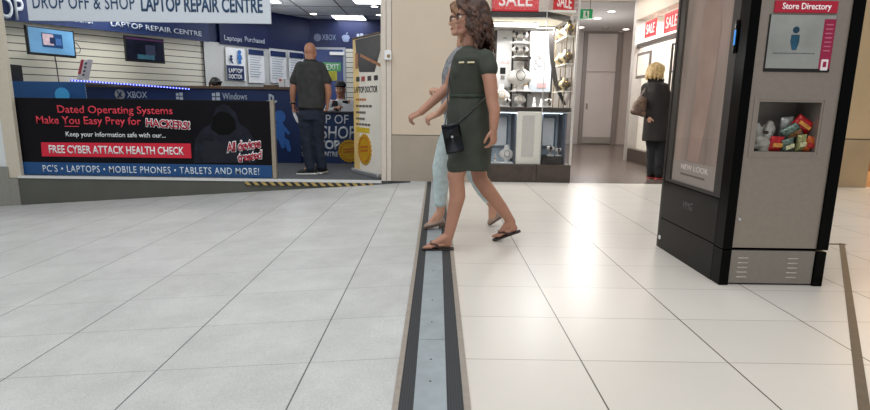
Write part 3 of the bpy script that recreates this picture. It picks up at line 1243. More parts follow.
# ------------------------------------------------------------------ promotional board
YB = 7.05
t = thing('promotional_board', 'black promotional board about dated operating systems with a red free health check bar', 'board', (-3.85, YB, 0.005))
xl, xr = P(11.5, 140, YB).x, P(271.5, 140, YB).x
zb_, zt_ = 0.012, 1.018
bm = B()
box(bm, (xl, YB, zb_), (xr, YB + .03, zt_))
obj('panel', bm, pm('board_black', '100F14', .4, var=.12, scale=2.5, spec=.15), t)
bm = B()
box(bm, (xl, YB - .004, zb_), (xr - .01, YB, P(140, 163.5, YB).z))
obj('blue_band', bm, pm('band_blue', '13497F', .4, var=.03), t)
bm = B()
box(bm, (xr, YB - .012, 0.006), (xr + .05, YB + .045, zt_ + .02))
obj('end_post', bm, pm('beige_post', '9A8F7E', .5), t)
bm = B()
box(bm, (xl - .03, YB, zt_), (xr, YB + .035, zt_ + .006))
box(bm, (xl - .03, YB, 0.006), (xl, YB + .035, zt_ + .02))
obj('top_rail', bm, pm('rail_black', '0E0E10', .4), t)
for x in (xl + .3, (xl + xr) / 2, xr - .3):
    bm = B()
    box(bm, (x, YB + .03, 0.004), (x + .05, YB + .32, .03))
    obox(bm, (x, YB + .28, .03), UX, V((0, -.28, .75)), V((0, .75, .28)), .05, .78, .03)
    obj('rear_stand', bm, BLACK, t)
YT = YB - .003
tpx(t, 'Dated Operating Systems', 57.5, 106, 172.5, 116, YT, PINKRED, bold=.008)
tpx(t, 'Make You Easy Prey for', 36.5, 116.5, 141, 126.8, YT, PINKRED, bold=.008)
bm = B()
quadpx(bm, 64.5, 126, 79, 126.7, YT, .002)
obj('underline', bm, PINKRED, t)
# outlined word
sh = .0
def outlined(s, x0, y0, x1, y1, fill, outline, ang, ob=.06, shear=0.0, fb=.012):
    a, b = P(x0, y1, YT), P(x1, y1, YT)
    h = P(x0, y0, YT).z - a.z
    a.y -= .007
    u = V((math.cos(ang), 0, math.sin(ang)))
    v = V((-math.sin(ang), 0, math.cos(ang)))
    L = b.x - a.x
    text(t, s, a, u, v, L, h, outline, bold=ob, shear=shear, th=.002, ref=fb)
    text(t, s, a + V((0, -.003, 0)), u, v, L, h, fill, bold=fb, shear=shear, th=.002)


CRIM = pm('crimson_print', 'B01A34', .5, var=.01)
outlined('HACKERS!', 146.5, 118.5, 190, 126.5, CRIM, WHITE, math.radians(-3.2), .085, 0, .03)
tpx(t, 'Keep your information safe with our...', 66, 132.2, 165.5, 138.6, YT, WHITE, bold=.004)
bm = B()
a, b = P(41, 142.3, YT), P(190.5, 143.5, YT)
c, d = P(191.5, 158.2, YT), P(42, 156.3, YT)
poly(bm, [V((q.x, YT + .003, q.z)) for q in (a, b, c, d)], NY, .004)
obj('red_bar', bm, pm('bar_red', 'D51D38', .45, var=.01), t)
tpx(t, 'FREE CYBER ATTACK HEALTH CHECK', 49, 146, 184, 154, YT - .002, WHITE, bold=.02)
tpx(t, "PC'S \u2022 LAPTOPS \u2022 MOBILE PHONES \u2022 TABLETS AND MORE!", 43, 166.3, 259, 173.3, YT - .003, pm('band_letters', 'D9E4EE', .5), bold=.004, spacing=1.12)
# hooded figure print
def pxpoly(name, pts, mat, off=0.0, smooth=False):
    bm = B()
    poly(bm, [V((P(x, y, YT).x, YT - off, P(x, y, YT).z)) for x, y in pts], NY, .0015)
    return obj(name, bm, mat, t)


pxpoly('print', [(194, 163), (195, 140), (203, 128), (211, 124), (216, 108), (222, 104), (229, 106), (236, 113), (240, 124), (249, 130), (255, 142), (257, 163)],
       pm('hood_print', '20222C', .4, var=.2, scale=9, spec=.15), .001)
pxpoly('print', [(211, 129), (213, 117), (220, 111), (229, 113), (235, 120), (236, 129), (229, 135), (219, 135)], pm('hood_dark', '08080A', .4, spec=.15), .003)
pxpoly('print', [(203, 162), (204, 141), (237, 142), (238, 162)], pm('laptop_print', '26262F', .4, var=.1, scale=5, spec=.15), .004)
outlined('All devices', 227.5, 143, 262.5, 152.5, CRIM, WHITE, math.radians(9), .09, .3, .025)
outlined('treated', 239, 153.5, 264, 162, CRIM, WHITE, math.radians(9), .09, .3, .025)

# ------------------------------------------------------------------ roll-up banner
t = thing('rollup_banner', 'tall cream roll-up banner with gold seal and LAPTOP DOCTOR lettering beside the door frame', 'banner', (-.98, 7.55, 0))
q0, q1 = V((-1.235, 7.95, 0)), V((-.76, 7.22, 0))
u = (q1 - q0).normalized()
n = u.cross(UZ)
Lb = (q1 - q0).length
bm = B()
obox(bm, q0 + UZ * .06, u, UZ, -n, Lb, 1.86, .006)
obj('sheet', bm, pm('banner_cream', 'F7F1E4', .5, var=.03, scale=2), t)
bm = B()
obox(bm, q0 - n * .06, u, UZ, n, Lb, .06, .12, .015)
obj('base', bm, ALU, t)
bm = B()
obox(bm, q0 + UZ * 1.91 - n * .015, u, UZ, n, Lb, .025, .03, .006)
obj('top_rail', bm, pm('rail_bronze', '5C4630', .4, .5), t)
bm = B()
cyl(bm, q0 + u * (Lb / 2) - n * .03 + UZ * .05, q0 + u * (Lb / 2) - n * .03 + UZ * 1.92, .012, n=10)
obj('pole', bm, ALU, t)


def rb(name, a0, b0, a1, b1, mat, off=.001):
    bm = B()
    obox(bm, q0 + u * (a0 * Lb) + UZ * b0 + n * off, u, UZ, n, (a1 - a0) * Lb, b1 - b0, .0015)
    return obj(name, bm, mat, t)


rb('yellow_edge', 0, .06, .22, 1.91, pm('yellow_edge', 'F0D08A', .5, var=.06, scale=3))
bm = B()
poly(bm, [q0 + u * (a_ * Lb) + UZ * b_ + n * .003 for a_, b_ in ((.1, 1.9), (1, 1.9), (1, 1.7), (.8, 1.43), (.25, 1.45), (.15, 1.62))], n, .0015)
obj('photo_print', bm, pm('photo_dark', '1D1713', .4, var=.4, scale=7), t)
bm = B()
poly(bm, [q0 + u * (a_ * Lb) + UZ * b_ + n * .005 for a_, b_ in ((.3, 1.7), (1, 1.53), (1, 1.49), (.3, 1.66))], n, .0015)
poly(bm, [q0 + u * (a_ * Lb) + UZ * b_ + n * .005 for a_, b_ in ((.1, 1.72), (.22, 1.7), (.2, 1.5), (.1, 1.5))], n, .0015)
obj('photo_print', bm, pm('photo_orange', 'A8692E', .4, var=.2), t)
ICO = pm('icon_dark', '33302E', .5)
for a_, m in ((.12, ICO), (.32, pm('icon_red', 'A93E2C', .5)), (.55, ICO), (.78, ICO)):
    rb('icon', a_, 1.32, a_ + .13, 1.385, m, .003)
text(t, 'LAPTOP DOCTOR', q0 + u * (.04 * Lb) + UZ * 1.16 + n * .003, u, UZ, Lb * .86, .09, ICO, bold=.02, th=.0015)
for i, (b_, w_, m) in enumerate(((1.05, .4, 'C07A35'), (.96, .62, '6B6156'), (.87, .38, '6B6156'), (.78, .34, '6B6156'), (.70, .55, '6B6156'))):
    mm = pm('print_' + m, m, .5)
    for j in range(5):
        a_ = .1 + j * w_ / 5
        rb('print', a_, b_, a_ + w_ / 6.2, b_ + .03, mm, .003)
rb('yellow_bar', .1, .60, .6, .67, pm('yellow_bar', 'D9B82A', .5), .003)
seal(t, q0 + u * (Lb * .42) + UZ * .36 + n * .003, .22, n, 1.0, u)

# small sensor on the door frame
t = thing('wall_sensor', 'small white sensor box with brass eye on the pale door frame', 'sensor', P(388, 60, 6.97))
bm = B()
a, b = P(384.5, 60, 6.96), P(391.5, 50.5, 6.96)
box(bm, (a.x, 6.935, a.z), (b.x, 6.975, b.z), .008)
obj('housing', bm, WHITE, t)
bm = B()
c = P(388.5, 56, 6.935)
cyl(bm, c, c + V((0, -.012, 0)), .022, .016)
obj('eye', bm, pm('brass', '9A8350', .35, .7), t)

# ------------------------------------------------------------------ jewellery shop window
JY = 7.08
xL, xR = 0.65, 1.79
ZP = .235
bm = B()
box(bm, (xL, JY - .02, 0), (1.335, 8.6, ZP), .004)
box(bm, (1.339, JY - .02, 0), (xR, 8.6, ZP), .004)
struct('wall_jewellery_plinth', bm, BROWN)
bm = B()
box(bm, (xL, JY, ZP), (1.375, JY + .008, 2.95))
box(bm, (1.38, JY, ZP), (xR - .012, JY + .008, 2.95))
box(bm, (xR - .012, JY, ZP), (xR - .004, 8.6, 2.95))
struct('window_2', bm, GLASS)
bm = B()
box(bm, (xR - .022, JY - .01, ZP), (xR + .006, JY + .02, 3.0), .003)
box(bm, (1.373, JY - .003, ZP), (1.382, JY + .014, 2.95))
box(bm, (xR - .02, 8.55, ZP), (xR + .006, 8.6, 3.0))
struct('trim_12', bm, pm('pale_corner_profile', 'CFCAC2', .35, .2))
# black band and soffit above the window
zb0, zb1 = P(515, 17, JY).z, P(515, 11, JY).z
bm = B()
box(bm, (xL, JY + .02, zb0), (1.40, JY + .06, zb1))
poly(bm, [(1.40, JY + .02, zb0), (xR - .03, JY + .35, zb0), (xR - .03, JY + .4, zb0), (1.40, JY + .06, zb0)], UZ, zb1 - zb0)
struct('trim_13', bm, pm('black_band', '2A2522', .35))
bm = B()
box(bm, (xL, JY + .06, zb1), (xR - .03, 8.6, zb1 + .03))
struct('ceiling_jewellery', bm, pm('lit_soffit', 'F1EEE4', .6, var=.01))
bm = B()
box(bm, (xL, 8.55, ZP), (xR - .02, 8.62, 3.0))
box(bm, (xL, JY + .05, ZP), (xL + .03, 8.6, 3.0))
struct('wall_jewellery_back', bm, pm('bright_back_wall', 'EDEBE6', .5, var=.01))
bm = B()
box(bm, (xL, 7.3, P(515, 27.5, 7.3).z), (P(538, 24, 7.3).x, 7.6, P(515, 21.5, 7.3).z), .01)
struct('trim_14', bm, pm('grey_canopy', '8B8780', .5))
bm = B()
box(bm, (xL + .03, JY + .4, zb1 + .05), (xR - .03, JY + .45, 2.95))
struct('wall_jewellery_fascia', bm, pm('pale_fascia', 'D9D8CC', .5, var=.02))


def sale(x0, y0, x1, y1, Y, label, u=None, name='sale_sign', z=None):
    t = thing(name, label, 'sign', P((x0 + x1) / 2, y1, Y), 'red SALE signs in the shop windows')
    if u is None:
        u = UX
    a = P(x0, y1, Y)
    return t, a


SIGNRED = pm('sale_red', 'CA0819', .45, emit=.16, var=.01)


def sale_sign(bl, u, wdt, hgt, label):
    u = V(u).normalized()
    n = u.cross(UZ)
    c = V(bl) + u * (wdt / 2)
    t = thing('sale_sign', label, 'sign', c, 'red SALE signs in the shop windows')
    bm = B()
    obox(bm, bl, u, UZ, n, wdt, hgt, .01)
    obj('panel', bm, SIGNRED, t)
    bm = B()
    m = .035 * wdt
    fr = V(bl) + n * .0105
    for (x0, y0, x1, y1) in ((m, m, wdt - m, m * 1.35), (m, hgt - m * 1.35, wdt - m, hgt - m), (m, m, m * 1.35, hgt - m), (wdt - m * 1.35, m, wdt - m, hgt - m)):
        obox(bm, fr + u * x0 + UZ * y0, u, UZ, n, x1 - x0, y1 - y0, .002)
    obj('border', bm, pm('border_pink', 'D9686E', .5, emit=.05), t)
    text(t, 'SALE', fr + u * (wdt * .14) + UZ * (hgt * .2), u, UZ, wdt * .72, hgt * .6, pm('sale_letters', 'F6E9E8', .5, emit=.2, var=0), bold=.012, th=.003)
    for x in (.12, .88):
        bm = B()
        q = V(bl) + u * (wdt * x) + UZ * hgt + n * .005
        cyl(bm, q, q + UZ * .1, .003, n=6)
        obj('hanging_wire', bm, ALU, t)
    return t


a, b = P(492, 11, JY + .01), P(538.5, 11, JY + .01)
sale_sign((a.x, JY + .012, a.z), UX, b.x - a.x, .29, 'large red SALE sign over the front of the jewellery window')
a, b = P(553, 11, JY + .1), P(573, 15, JY + .36)
sale_sign((a.x, a.y, (a.z + b.z) / 2 + .01), (b.x - a.x, b.y - a.y, 0), V((b.x - a.x, b.y - a.y)).length, .27,
          'angled red SALE sign at the jewellery shop corner, left of the green exit sign')

# display furniture in the window
DY = 7.62
DARK = pm('dark_display_frame', '3A332E', .4)
t = thing('display_cabinet', 'tall black framed jewellery display cabinet in the window with white panels', 'display cabinet', (1.1, DY, .95))
zs = P(530, 111.5, JY + .1).z
bm = B()
box(bm, (xL + .035, JY + .06, zs), (1.768, DY + .25, zs + .055), .004)
obj('shelf', bm, DARK, t)
ztop2 = P(520, 29, DY).z
bm = B()
for x in (495.3, 512.3, 527.7, 552):
    q = P(x, 60, DY)
    box(bm, (q.x - .014, DY - .02, zs + .05), (q.x + .014, DY + .04, ztop2))
box(bm, (xL + .035, DY - .02, ztop2), (P(553, 60, DY).x, DY + .1, ztop2 + .04))
obj('frame', bm, DARK, t)
bm = B()
quadpx(bm, 512.5, 58.5, 527.5, 61, DY, .3)
quadpx(bm, 512.5, 92, 527.5, 94, DY, .3)
obj('shelf', bm, DARK, t)
bm = B()
box(bm, (xL + .035, DY + .1, zs + .05), (P(553, 60, DY).x, DY + .12, ztop2))
obj('back_panel', bm, pm('display_white', 'EFEDE8', .5, var=.01), t)
bm = B()
quadpx(bm, 496.5, 29.5, 511.5, 87, DY - .02, .008)
pn = obj('poster', bm, pm('poster_white', 'F1F1F0', .5, var=.01), t)
bm = B()
quadpx(bm, 500, 67.5, 505.5, 74, DY - .03, .003)
obj('print', bm, BLACK, pn)
bm = B()
quadpx(bm, 500.5, 75.5, 504.5, 79.5, DY - .03, .003)
quadpx(bm, 503, 37.5, 507, 38.5, DY - .03, .003)
obj('print', bm, GREYP, pn)
tpx(pn, 'SALE', 499, 60.5, 509, 64, DY - .03, pm('pale_pink_print', 'E7B9B9', .5))
bm = B()
quadpx(bm, 530, 31.5, 551.5, 92, DY - .02, .008)
pn = obj('poster', bm, pm('poster_blue_white', 'DDE6EE', .5, var=.04, scale=5), t)
tpx(pn, 'SALE', 533, 36, 544, 42, DY - .03, pm('pale_pink_print_b', 'E8A9AC', .5))
bm = B()
quadpx(bm, 537, 83, 546, 88, DY - .03, .003)
obj('print', bm, pm('pale_pink_print', 'E7B9B9', .5), pn)
bm = B()
for i, (x, y, r) in enumerate(((537, 58, .03), (540, 62, .04), (536, 66, .03), (541, 54, .025))):
    c = P(x, y, DY - .032)
    tube(bm, [c + V((r * math.cos(q), 0, 1.3 * r * math.sin(q))) for q in [2 * PI * k / 16 for k in range(16)]], .006, 6, True)
obj('print', bm, pm('ring_print', 'A89C94', .4, .3), pn)
# leaning dark strut at the angled corner
bm = B()
a = [P(549, 30, 7.5), P(554, 30, 7.5), P(562, 103, 7.62), P(558.5, 103, 7.62)]
pts = [P(549, 30, 7.5), P(550.5, 58, 7.53), P(554, 85, 7.58), P(562, 105, 7.62)]
pts2 = [P(553.5, 30, 7.5), P(554.5, 58, 7.53), P(558, 85, 7.58), P(565, 105, 7.62)]
poly(bm, [V((q.x, 7.55, q.z)) for q in pts] + [V((q.x, 7.55, q.z)) for q in pts2[::-1]], (0, 1, 0), .05)
obj('curved_strut', bm, pm('strut_dark', '2D2A28', .4), t)

# lower lit cases
zlow = zs - .002
LOWB = pm('case_white', 'E8EDF0', .5, var=.01)


def case(x0, x1, label, tray, inner):
    a, b = P(x0, 140, JY + .12).x, P(x1, 140, JY + .12).x
    t = thing('display_case', label, 'display case', ((a + b) / 2, JY + .35, ZP), 'lower display cases of the jewellery window')
    bm = B()
    box(bm, (a, JY + .55, ZP), (b, JY + .57, zlow))
    box(bm, (a, JY + .1, zlow - .02), (b, JY + .55, zlow))
    obj('back_panel', bm, pm('case_blue_white', 'D3E4F0', .5, var=.02), t)
    bm = B()
    for x in (a, b - .014):
        box(bm, (x, JY + .1, ZP), (x + .014, JY + .57, zlow - .02))
    obj('frame', bm, pm('case_dark', '59606C', .4), t)
    bm = B()
    box(bm, (a + .025, JY + .1, ZP), (b - .025, JY + .55, ZP + tray), .004)
    obj('tray', bm, pm('case_tray_dark', '2B2724', .4) if tray > .05 else LOWB, t)
    if inner:
        bm = B()
        q = (a + .06, b - .09)
        box(bm, (q[0], JY + .45, ZP + .22), (q[1], JY + .47, zlow - .09))
        obj('poster', bm, pm('case_poster', 'F0F3F6', .5, var=.01), t)
        bm = B()
        for e in ((q[0] - .02, q[0], ZP + .2, zlow - .07), (q[1], q[1] + .02, ZP + .2, zlow - .07)):
            box(bm, (e[0], JY + .44, e[2]), (e[1], JY + .48, e[3]))
        obj('poster_frame', bm, pm('case_slate', '4A6078', .4), t)
    return t


case(488, 516, 'blue lit lower display case left of the white panel', .01, True)
case(541, 565.5, 'blue lit lower display case with dark tray right of the white panel', .09, True)
t = thing('display_column', 'white column panel with grey inset between the two lower display cases', 'display panel', (1.25, JY + .3, ZP))
a, b = P(516.5, 140, JY + .05).x, P(540.5, 140, JY + .05).x
bm = B()
box(bm, (a, JY + .05, ZP - .0), (b, JY + .5, zlow), .006)
obj('column', bm, pm('column_white', 'E6E3D8', .5, var=.01), t)
bm = B()
box(bm, (a + .07, JY + .044, ZP + .1), (b - .09, JY + .05, zlow - .05))
obj('inset', bm, pm('inset_grey', 'C9C4BE', .5, var=.02), t)

GOLD = pm('gold', 'C9A24A', .25, .9)
VELVET = pm('white_velvet', 'ECE8E2', .8, var=.02)


def bust(px, py, Y, h, label, gold=True):
    c = P(px, py, Y)
    t = thing('necklace_bust', label, 'necklace bust', c, 'white jewellery busts')
    bm = B()
    lathe(bm, c, [(.3 * h, 0), (.32 * h, .04 * h), (.12 * h, .1 * h), (.13 * h, .2 * h), (.38 * h, .34 * h), (.42 * h, .5 * h), (.3 * h, .68 * h),
                  (.13 * h, .8 * h), (.12 * h, .98 * h), (.1 * h, 1.0 * h)], 18, (1, .6))
    obj('bust', bm, VELVET, t, True)
    bm = B()
    tube(bm, [c + V((.15 * h * math.cos(q), -.26 * h + .04 * h * math.sin(q), .55 * h + .17 * h * math.sin(q))) for q in [2 * PI * k / 18 for k in range(18)]], .013 * h, 6, True)
    obj('necklace', bm, GOLD if gold else DARK, t, True)


def watch_stand(px, py, Y, h, label):
    c = P(px, py, Y)
    t = thing('watch_stand', label, 'watch stand', c, 'watches on white stands')
    bm = B()
    box(bm, c + V((-.3 * h, -.2 * h, 0)), c + V((.3 * h, .2 * h, .12 * h)), .01 * h)
    cap(bm, c + V((0, .02, .1 * h)), c + V((0, .02, .6 * h)), .06 * h, .06 * h, 10)
    cap(bm, c + V((-.16 * h, 0, .66 * h)), c + V((.16 * h, 0, .66 * h)), .2 * h, .2 * h, 14)
    obj('stand', bm, VELVET, t, True)
    bm = B()
    tube(bm, [c + V((0, .22 * h * math.cos(q), .66 * h + .22 * h * math.sin(q))) for q in [2 * PI * k / 18 for k in range(18)]], .05 * h, 8, True)
    obj('strap', bm, pm('watch_strap', '6A5A48', .4, .4), t, True)
    bm = B()
    disc(bm, c + V((0, -.24 * h, .7 * h)), .13 * h, NY, .03 * h)
    obj('dial', bm, pm('watch_dial', '2C2A2C', .3), t)


def ring_cone(px, py, Y, h, label):
    c = P(px, py, Y)
    t = thing('ring_stand', label, 'ring stand', c, 'white ring cones')
    bm = B()
    lathe(bm, c, [(.35 * h, 0), (.35 * h, .08 * h), (.2 * h, .1 * h), (.06 * h, 1.0 * h)], 14)
    obj('cone', bm, VELVET, t, True)
    bm = B()
    q = c + UZ * (.5 * h)
    tube(bm, [q + V((.145 * h * math.cos(k), .145 * h * math.sin(k), 0)) for k in [2 * PI * i / 16 for i in range(16)]], .03 * h, 6, True)
    obj('ring', bm, GOLD, t, True)


for x, y, lab in ((516, 43.5, 'upper left watch stand in the black framed cells'), (523.5, 43.5, 'upper right watch stand in the black framed cells'),
                  (516, 58, 'left watch stand on the second row of the framed cells'), (523.5, 58, 'right watch stand on the second row of the framed cells')):
    watch_stand(x, y, DY - .1, .17, lab)
bm = B()
quadpx(bm, 512.5, 43.7, 527.5, 44.6, DY, .2)
o = obj('cell_shelf', bm, WHITE)
tag(o, 'thin white shelf between the two rows of watch stands', 'shelf')
bust(519, 92, DY - .12, .40, 'large white bust with dark pendant in the framed cell', False)
ring_cone(525.5, 92, DY - .15, .2, 'slim ring cone right of the large white bust')
ring_cone(514.5, 92, DY - .15, .12, 'small ring cone left of the large white bust')
bust(500.5, 107, JY + .3, .30, 'white bust on the dark shelf under the watch poster')
watch_stand(507, 107, JY + .25, .13, 'watch stand on the dark shelf beside the left bust')
bust(519.5, 107, JY + .3, .2, 'small white bust on the dark shelf below the framed cells')
ring_cone(534, 107, JY + .3, .13, 'ring cone on the dark shelf under the blue-white poster, left one')
ring_cone(541, 107, JY + .3, .11, 'ring cone on the dark shelf under the blue-white poster, right one')
watch_stand(548, 107, JY + .3, .13, 'watch stand on the dark shelf near the glass seam')
bust(506, 163.5, JY + .3, .26, 'white bust in the left blue lit case, beside the hand of the walking woman', False)
ring_cone(495, 163.5, JY + .3, .14, 'ring cone in the left blue lit case')
watch_stand(550, 156, JY + .3, .16, 'watch stand on the dark tray, left one')
watch_stand(558, 156, JY + .28, .13, 'watch stand on the dark tray, right one')
# tiered stand with jewellery behind the angled glass
t = thing('tiered_stand', 'tall tiered glass stand crowded with gold jewellery behind the corner glass', 'display stand', (1.716, 7.5, zs + .056))
bm = B()
for z in (1.2, 1.55, 1.9):
    box(bm, (1.665, 7.17, z), (1.766, 7.85, z + .012))
obj('tier', bm, pm('tier_white', 'E3E0D6', .4), t)
bm = B()
for y in (7.18, 7.84):
    for x in (1.672, 1.759):
        cyl(bm, (x, y, zs + .056), (x, y, 2.12), .008, n=8)
obj('upright', bm, pm('upright_bronze', '7A6A50', .35, .6), t)
k = 0
ORD = ['front', 'second', 'third', 'rear']
for zi, z in enumerate((1.212, 1.562, 1.912)):
    for yi, y in enumerate((7.25, 7.42, 7.59, 7.76)):
        h = .17 + .03 * ((k * 7) % 3) / 2
        px = 437
        lab = '%s gold draped bust on the %s tier behind the corner glass' % (ORD[yi], ('lowest', 'middle', 'top')[zi])
        c = V((1.716, y, z))
        tt = thing('necklace_bust', lab, 'necklace bust', c, 'gold busts on the tiered stand')
        bm = B()
        lathe(bm, c, [(.28 * h, 0), (.3 * h, .04 * h), (.1 * h, .1 * h), (.12 * h, .2 * h), (.34 * h, .36 * h), (.38 * h, .5 * h), (.26 * h, .7 * h), (.11 * h, .82 * h), (.1 * h, 1.0 * h)], 14, (1, .6))
        obj('bust', bm, pm('bust_ivory', 'CDBB92', .6, var=.1) if k % 2 else pm('bust_dark', '4B4238', .6), tt, True)
        bm = B()
        tube(bm, [c + V((.15 * h * math.cos(q), -.25 * h, .56 * h + .17 * h * math.sin(q))) for q in [2 * PI * i / 14 for i in range(14)]], .02 * h, 6, True)
        obj('necklace', bm, GOLD, tt, True)
        k += 1

# ------------------------------------------------------------------ corridor sign
t = thing('exit_sign', 'small green exit sign with running figure hanging at the corridor entrance', 'exit sign', P(585, 19, 8.9))
bm = B()
quadpx(bm, 578.5, 9.5, 592, 19, 8.9, .03)
obj('panel', bm, pm('exit_green_lit', '0E7A45', .4, emit=.45, var=.02), t)
bm = B()
quadpx(bm, 583.3, 10.8, 589, 17.8, 8.868, .003)
pn = obj('pictogram', bm, WHITE, t)
bm = B()
c = P(586.2, 17.2, 8.864)
pictogram(bm, c, UX, UZ, P(586, 11.3, 8.864).z - c.z, .003, True)
obj('figure', bm, pm('exit_green_lit', '0E7A45'), pn)
bm = B()
c = P(585, 9.6, 8.89)
box(bm, (c.x - .25, 8.87, 3.02), (c.x + .25, 8.91, 3.05))
for x in (-.08, .08):
    cyl(bm, (c.x + x, 8.885, c.z), (c.x + x, 8.885, 3.03), .006, n=8)
obj('bracket', bm, pm('sign_bracket', '6B6763', .4), t)
t = thing('smoke_detector', 'small dark ceiling detector in the corridor between the downlights', 'detector', on_ceiling(606, 27, 3.03))
c = on_ceiling(606, 27.5, 3.03)
bm = B()
lathe(bm, c + V((0, 0, -.05)), [(.03, 0), (.07, .02), (.08, .05)], 16)
obj('housing', bm, GREYP, t)

# ------------------------------------------------------------------ right hand shop window contents
def RXp(px, py, X):
    d = ray(px, py)
    return V((0, 0, EYE)) + d * (X / d.x)


for x0, x1, y0, y1, lab in ((645, 656, 20.5, 36.5, 'red SALE sign farther along in the right hand shop window'),
                            (664, 679, 12, 31, 'red SALE sign in the right hand shop window nearest the kiosk')):
    a, b = RXp(x0, y1 + 1.2, RX - .03), RXp(x1, y1 - .5, RX - .03)
    top = RXp((x0 + x1) / 2, (y0 + y1) / 2 - (y1 - y0) / 2, RX - .03).z
    sale_sign((RX - .03, a.y, (a.z + b.z) / 2), (0, -1, 0), a.y - b.y, top - (a.z + b.z) / 2, lab)
t = thing('framed_poster', 'white poster in a grey frame in the right hand shop window beside the blonde woman', 'poster', RXp(643, 78, RX + .02))
a, b = RXp(636.5, 79, RX + .03), RXp(650, 79, RX + .03)
zt = RXp(643, 52.5, RX + .03).z
bm = B()
obox(bm, (RX + .03, a.y, a.z), (0, -1, 0), UZ, (-1, 0, 0), a.y - b.y, zt - a.z, .02)
obj('frame', bm, pm('poster_frame', '6C6560', .4), t)
bm = B()
obox(bm, (RX + .008, a.y - .06, a.z + .05), (0, -1, 0), UZ, (-1, 0, 0), a.y - b.y - .12, zt - a.z - .1, .004)
obj('sheet', bm, pm('poster_sheet', 'E4DED4', .5, var=.04, scale=6), t)
t = thing('shelf_unit', 'bright white shelf unit with small goods inside the right hand shop', 'shelf unit', (4.85, 8.8, 0))
bm = B()
for z in (.3, .8, 1.25, 1.7, 2.1):
    box(bm, (4.62, 7.5, z), (5.05, 10.1, z + .03))
box(bm, (5.05, 7.5, .02), (5.08, 10.1, 2.2))
for y in (7.5, 8.35, 9.2, 10.07):
    box(bm, (4.62, y, .02), (5.05, y + .03, 2.2))
obj('carcass', bm, pm('shelf_white', 'E8E2D8', .5, var=.02), t)
bm = B()
box(bm, (4.60, 7.5, 2.13), (4.64, 10.1, 2.2))
box(bm, (4.60, 7.5, .02), (4.64, 7.53, 2.2))
obj('dark_trim', bm, pm('shelf_trim', '3E3833', .4), t)
k = 0
for z, zn in ((.33, 'lowest'), (.83, 'second'), (1.28, 'third'), (1.73, 'top')):
    for y, yn in ((9.0, 'nearest'), (9.4, 'middle'), (9.65, 'farther'), (9.9, 'farthest')):
        h = .16 + .05 * (k % 3)
        bm = B()
        if k % 2:
            lathe(bm, (4.75, y, z), [(.05, 0), (.07, .3 * h), (.06, .7 * h), (.025, .85 * h), (.025, h)], 14)
        else:
            box(bm, (4.69, y - .07, z), (4.81, y + .07, z + h), .012)
        m = [pm('goods_brown', '7A5B48', .5), pm('goods_white', 'DAD4CC', .5), pm('goods_grey', '8A8580', .5)][k % 3]
        tag(obj('jar' if k % 2 else 'carton', bm, m, None, bool(k % 2)),
            '%s %s on the %s shelf of the right hand shop' % (yn, 'jar' if k % 2 else 'carton', zn), 'jar' if k % 2 else 'box', 'goods on the white shelves')
        k += 1

t = thing('display_rack', 'dark framed display rack with pale goods just inside the right hand shop window', 'display rack', (4.0, 8.75, .02))
bm = B()
for y in (8.2, 8.72, 9.24):
    box(bm, (3.92, y, .02), (3.95, y + .03, 2.08))
    box(bm, (4.17, y, .02), (4.2, y + .03, 2.08))
for z in (.3, .75, 1.2, 1.6, 2.05):
    box(bm, (3.92, 8.2, z), (4.2, 9.27, z + .025))
obj('frame', bm, pm('rack_dark', '2F2A27', .4), t)
kk = 0
for z, zn in ((.326, 'lowest'), (.776, 'second'), (1.226, 'third'), (1.626, 'top')):
    for y, yn in ((8.34, 'nearest'), (8.55, 'second nearest'), (8.87, 'third nearest'), (9.1, 'farthest')):
        h = .2 + .04 * (kk % 3)
        bm = B()
        if kk % 3 == 1:
            lathe(bm, (4.06, y, z), [(.06, 0), (.08, .3 * h), (.07, .7 * h), (.03, .85 * h), (.03, h)], 14)
        else:
            box(bm, (4.0, y - .075, z), (4.12, y + .075, z + h), .012)
        m = [pm('goods_white', 'DAD4CC', .5), pm('goods_grey', '8A8580', .5), pm('goods_cream', 'C8B9A4', .5)][kk % 3]
        tag(obj('jar' if kk % 3 == 1 else 'carton', bm, m, None, kk % 3 == 1),
            '%s %s on the %s shelf of the dark rack' % (yn, 'jar' if kk % 3 == 1 else 'carton', zn), 'jar' if kk % 3 == 1 else 'box', 'goods on the dark rack')
        kk += 1

# ------------------------------------------------------------------ directory kiosk
KX0, KX1, KY0, KY1, KH = 1.63, 2.228, 2.917, 3.80, 2.02
t = thing('directory_kiosk', 'tall black and steel store directory kiosk standing on the pale tiles', 'kiosk', ((KX0 + KX1) / 2, (KY0 + KY1) / 2, 0))
sx0, sx1 = 1.684, 2.166
nx0, nx1, nz0, nz1 = 1.743, 2.079, .768, 1.037
bm = B()
box(bm, (KX0, KY0, .215), (sx0, KY0 + .1, KH), .004)
box(bm, (KX0, KY0, 0.0), (sx0, KY0 + .1, .21), .004)
obj('corner_post', bm, GBLACK, t)
bm = B()
box(bm, (sx1, KY0, .215), (KX1, KY0 + .1, KH), .004)
box(bm, (sx1 + .002, KY0 + .002, 0.0), (KX1 - .004, KY0 + .1, .205), .004)
obj('corner_post', bm, GBLACK, t)
bm = B()
box(bm, (KX1 - .03, KY0 + .1, 0), (KX1, KY1, KH))
box(bm, (KX0, KY1 - .03, 0), (KX1, KY1, KH))
box(bm, (KX0 + .03, KY0 + .1, KH - .05), (KX1 - .03, KY1 - .03, KH))
obj('carcass', bm, BLACK, t)
